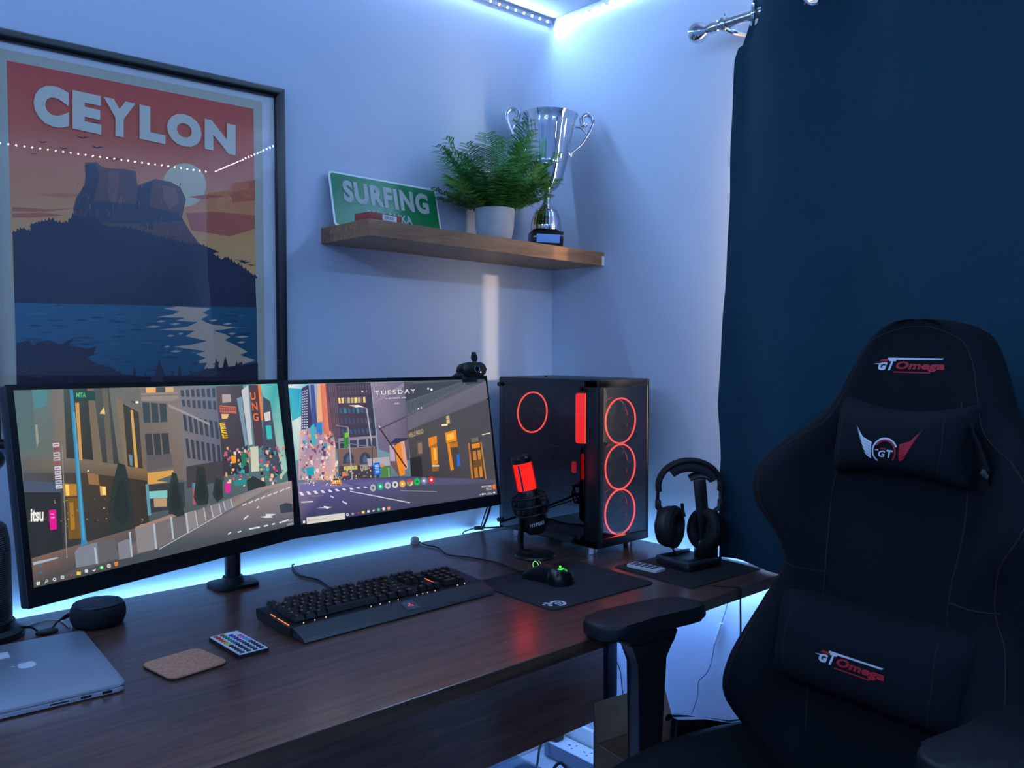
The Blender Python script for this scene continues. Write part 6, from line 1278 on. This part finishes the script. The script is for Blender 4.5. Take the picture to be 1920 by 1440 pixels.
bm = nb(); box(bm, (-.058, -.19, .026), (.068, .26, .044), bev=.006); obj('body', bm, mat('ext_grey', (120, 132, 150), .45), ext)
bm = nb(); box(bm, (-.058, -.19, .050), (.066, .258, .005), bev=.002); tpw = obj('top_face', bm, 'white_plastic', ext)
for k in range(4):
    y = -.09 - k * .062
    for dx, dy, a, b in ((0, .012, .004, .008), (-.011, -.008, .007, .0035), (.011, -.008, .007, .0035)): bm = nb(); box(bm, (-.058 + dx, y + dy, .0527), (a, b, .0006)); obj('socket_slot', bm, 'black_matte', tpw)
plg = thing('power_plug', 'black power plug pushed into the socket extension block', 'plug', (-.058, -.085, .053))
bm = nb(); box(bm, (-.062, -.082, .073), (.044, .046, .040), bev=.010, seg=3); obj('plug_body', bm, 'black_plastic', plg)
bm = nb(); tube(bm, [(-.085, -.080, .070), (-.13, -.085, .055), (-.17, -.11, .012), (-.215, -.13, .006), (-.28, -.12, .006)], .0035, n=8); obj('cable', bm, 'cable_black', plg)
tub = thing('plastic_tub', 'clear blue-tinted plastic tub on the floor under the desk', 'tub', (-.315, -.165, 0))
bm = nb()
for c, s in (((-.315, -.165, .002), (.15, .20, .004)), ((-.39, -.165, .03), (.003, .20, .06)), ((-.24, -.165, .03), (.003, .20, .06)), ((-.315, -.265, .03), (.15, .003, .06)), ((-.315, -.065, .03), (.15, .003, .06))): box(bm, c, s)
obj('walls', bm, 'clear_plastic', tub, smooth=False)
bm = nb(); box(bm, (-.315, -.165, .062), (.158, .208, .005), bev=.002); obj('lid', bm, 'clear_plastic', tub)
adp = thing('cable_reel', 'coil of black and white plug cables on the floor', 'cable', (-.20, -.20, 0))
bm = nb(); box(bm, (-.20, -.20, .014), (.05, .028, .028), rot=Euler((0, 0, .5)), bev=.005); obj('plug', bm, 'white_plastic', adp)
bm = nb(); tube(bm, [(-.178, -.19, .012), (-.165, -.18, .03), (-.15, -.19, .045), (-.14, -.205, .03), (-.155, -.215, .008), (-.175, -.21, .006)], .005, n=8, closed=True); obj('loop', bm, 'cable_black', adp)
wcb = thing('white_cable', 'thin white cable with an inline switch hanging on the window wall below the desk', 'cable', (-.004, -.6, .25))
bm = nb(); tube(bm, [on_x(1368, 1112, -.006), on_x(1362, 1140, -.006), on_x(1352, 1170, -.006)], .0014, n=6); tube(bm, [on_x(1340, 1205, -.006), on_x(1334, 1240, -.006), on_x(1325, 1262, -.006), on_x(1310, 1278, -.006), on_x(1308, 1305, -.006), on_x(1300, 1330, -.006), on_x(1292, 1348, -.006)], .0012, n=6); obj('cord', bm, mat('cord_grey', (120, 130, 160), .5), wcb)
bm = nb(); tube(bm, [on_x(1353, 1168, -.006), on_x(1346, 1190, -.006), on_x(1340, 1206, -.006)], .0042, n=8); obj('switch', bm, 'cable_white', wcb)
bkc = thing('black_cable', 'black cable hanging over the front edge of the desk beside the chair back', 'cable', (-.268, -.875, .6))
bm = nb(); e0 = on_z(1386, 1103, DZ); tube(bm, [e0 + V((-.03, .05, .0025)), e0 + V((-.008, .012, .0025)), e0 + V((0, -.0035, 0)), e0 + V((.0, -.0035, -.03)), e0 + V((.003, -.003, -.12)), e0 + V((-.004, -.002, -.24))], .002, n=8, sub=4); obj('cord', bm, 'cable_black', bkc)
lgc = thing('black_cable', 'black cable drooping on the window wall beside the desk leg', 'cable', (-.004, -.28, .2))
bm = nb(); tube(bm, [on_x(1140, 1195, -.006), on_x(1147, 1222, -.006), on_x(1162, 1255, -.006), on_x(1168, 1300, -.006), on_x(1178, 1328, -.006), on_x(1195, 1350, -.006)], .0016, n=6); obj('cord', bm, 'cable_black', lgc)
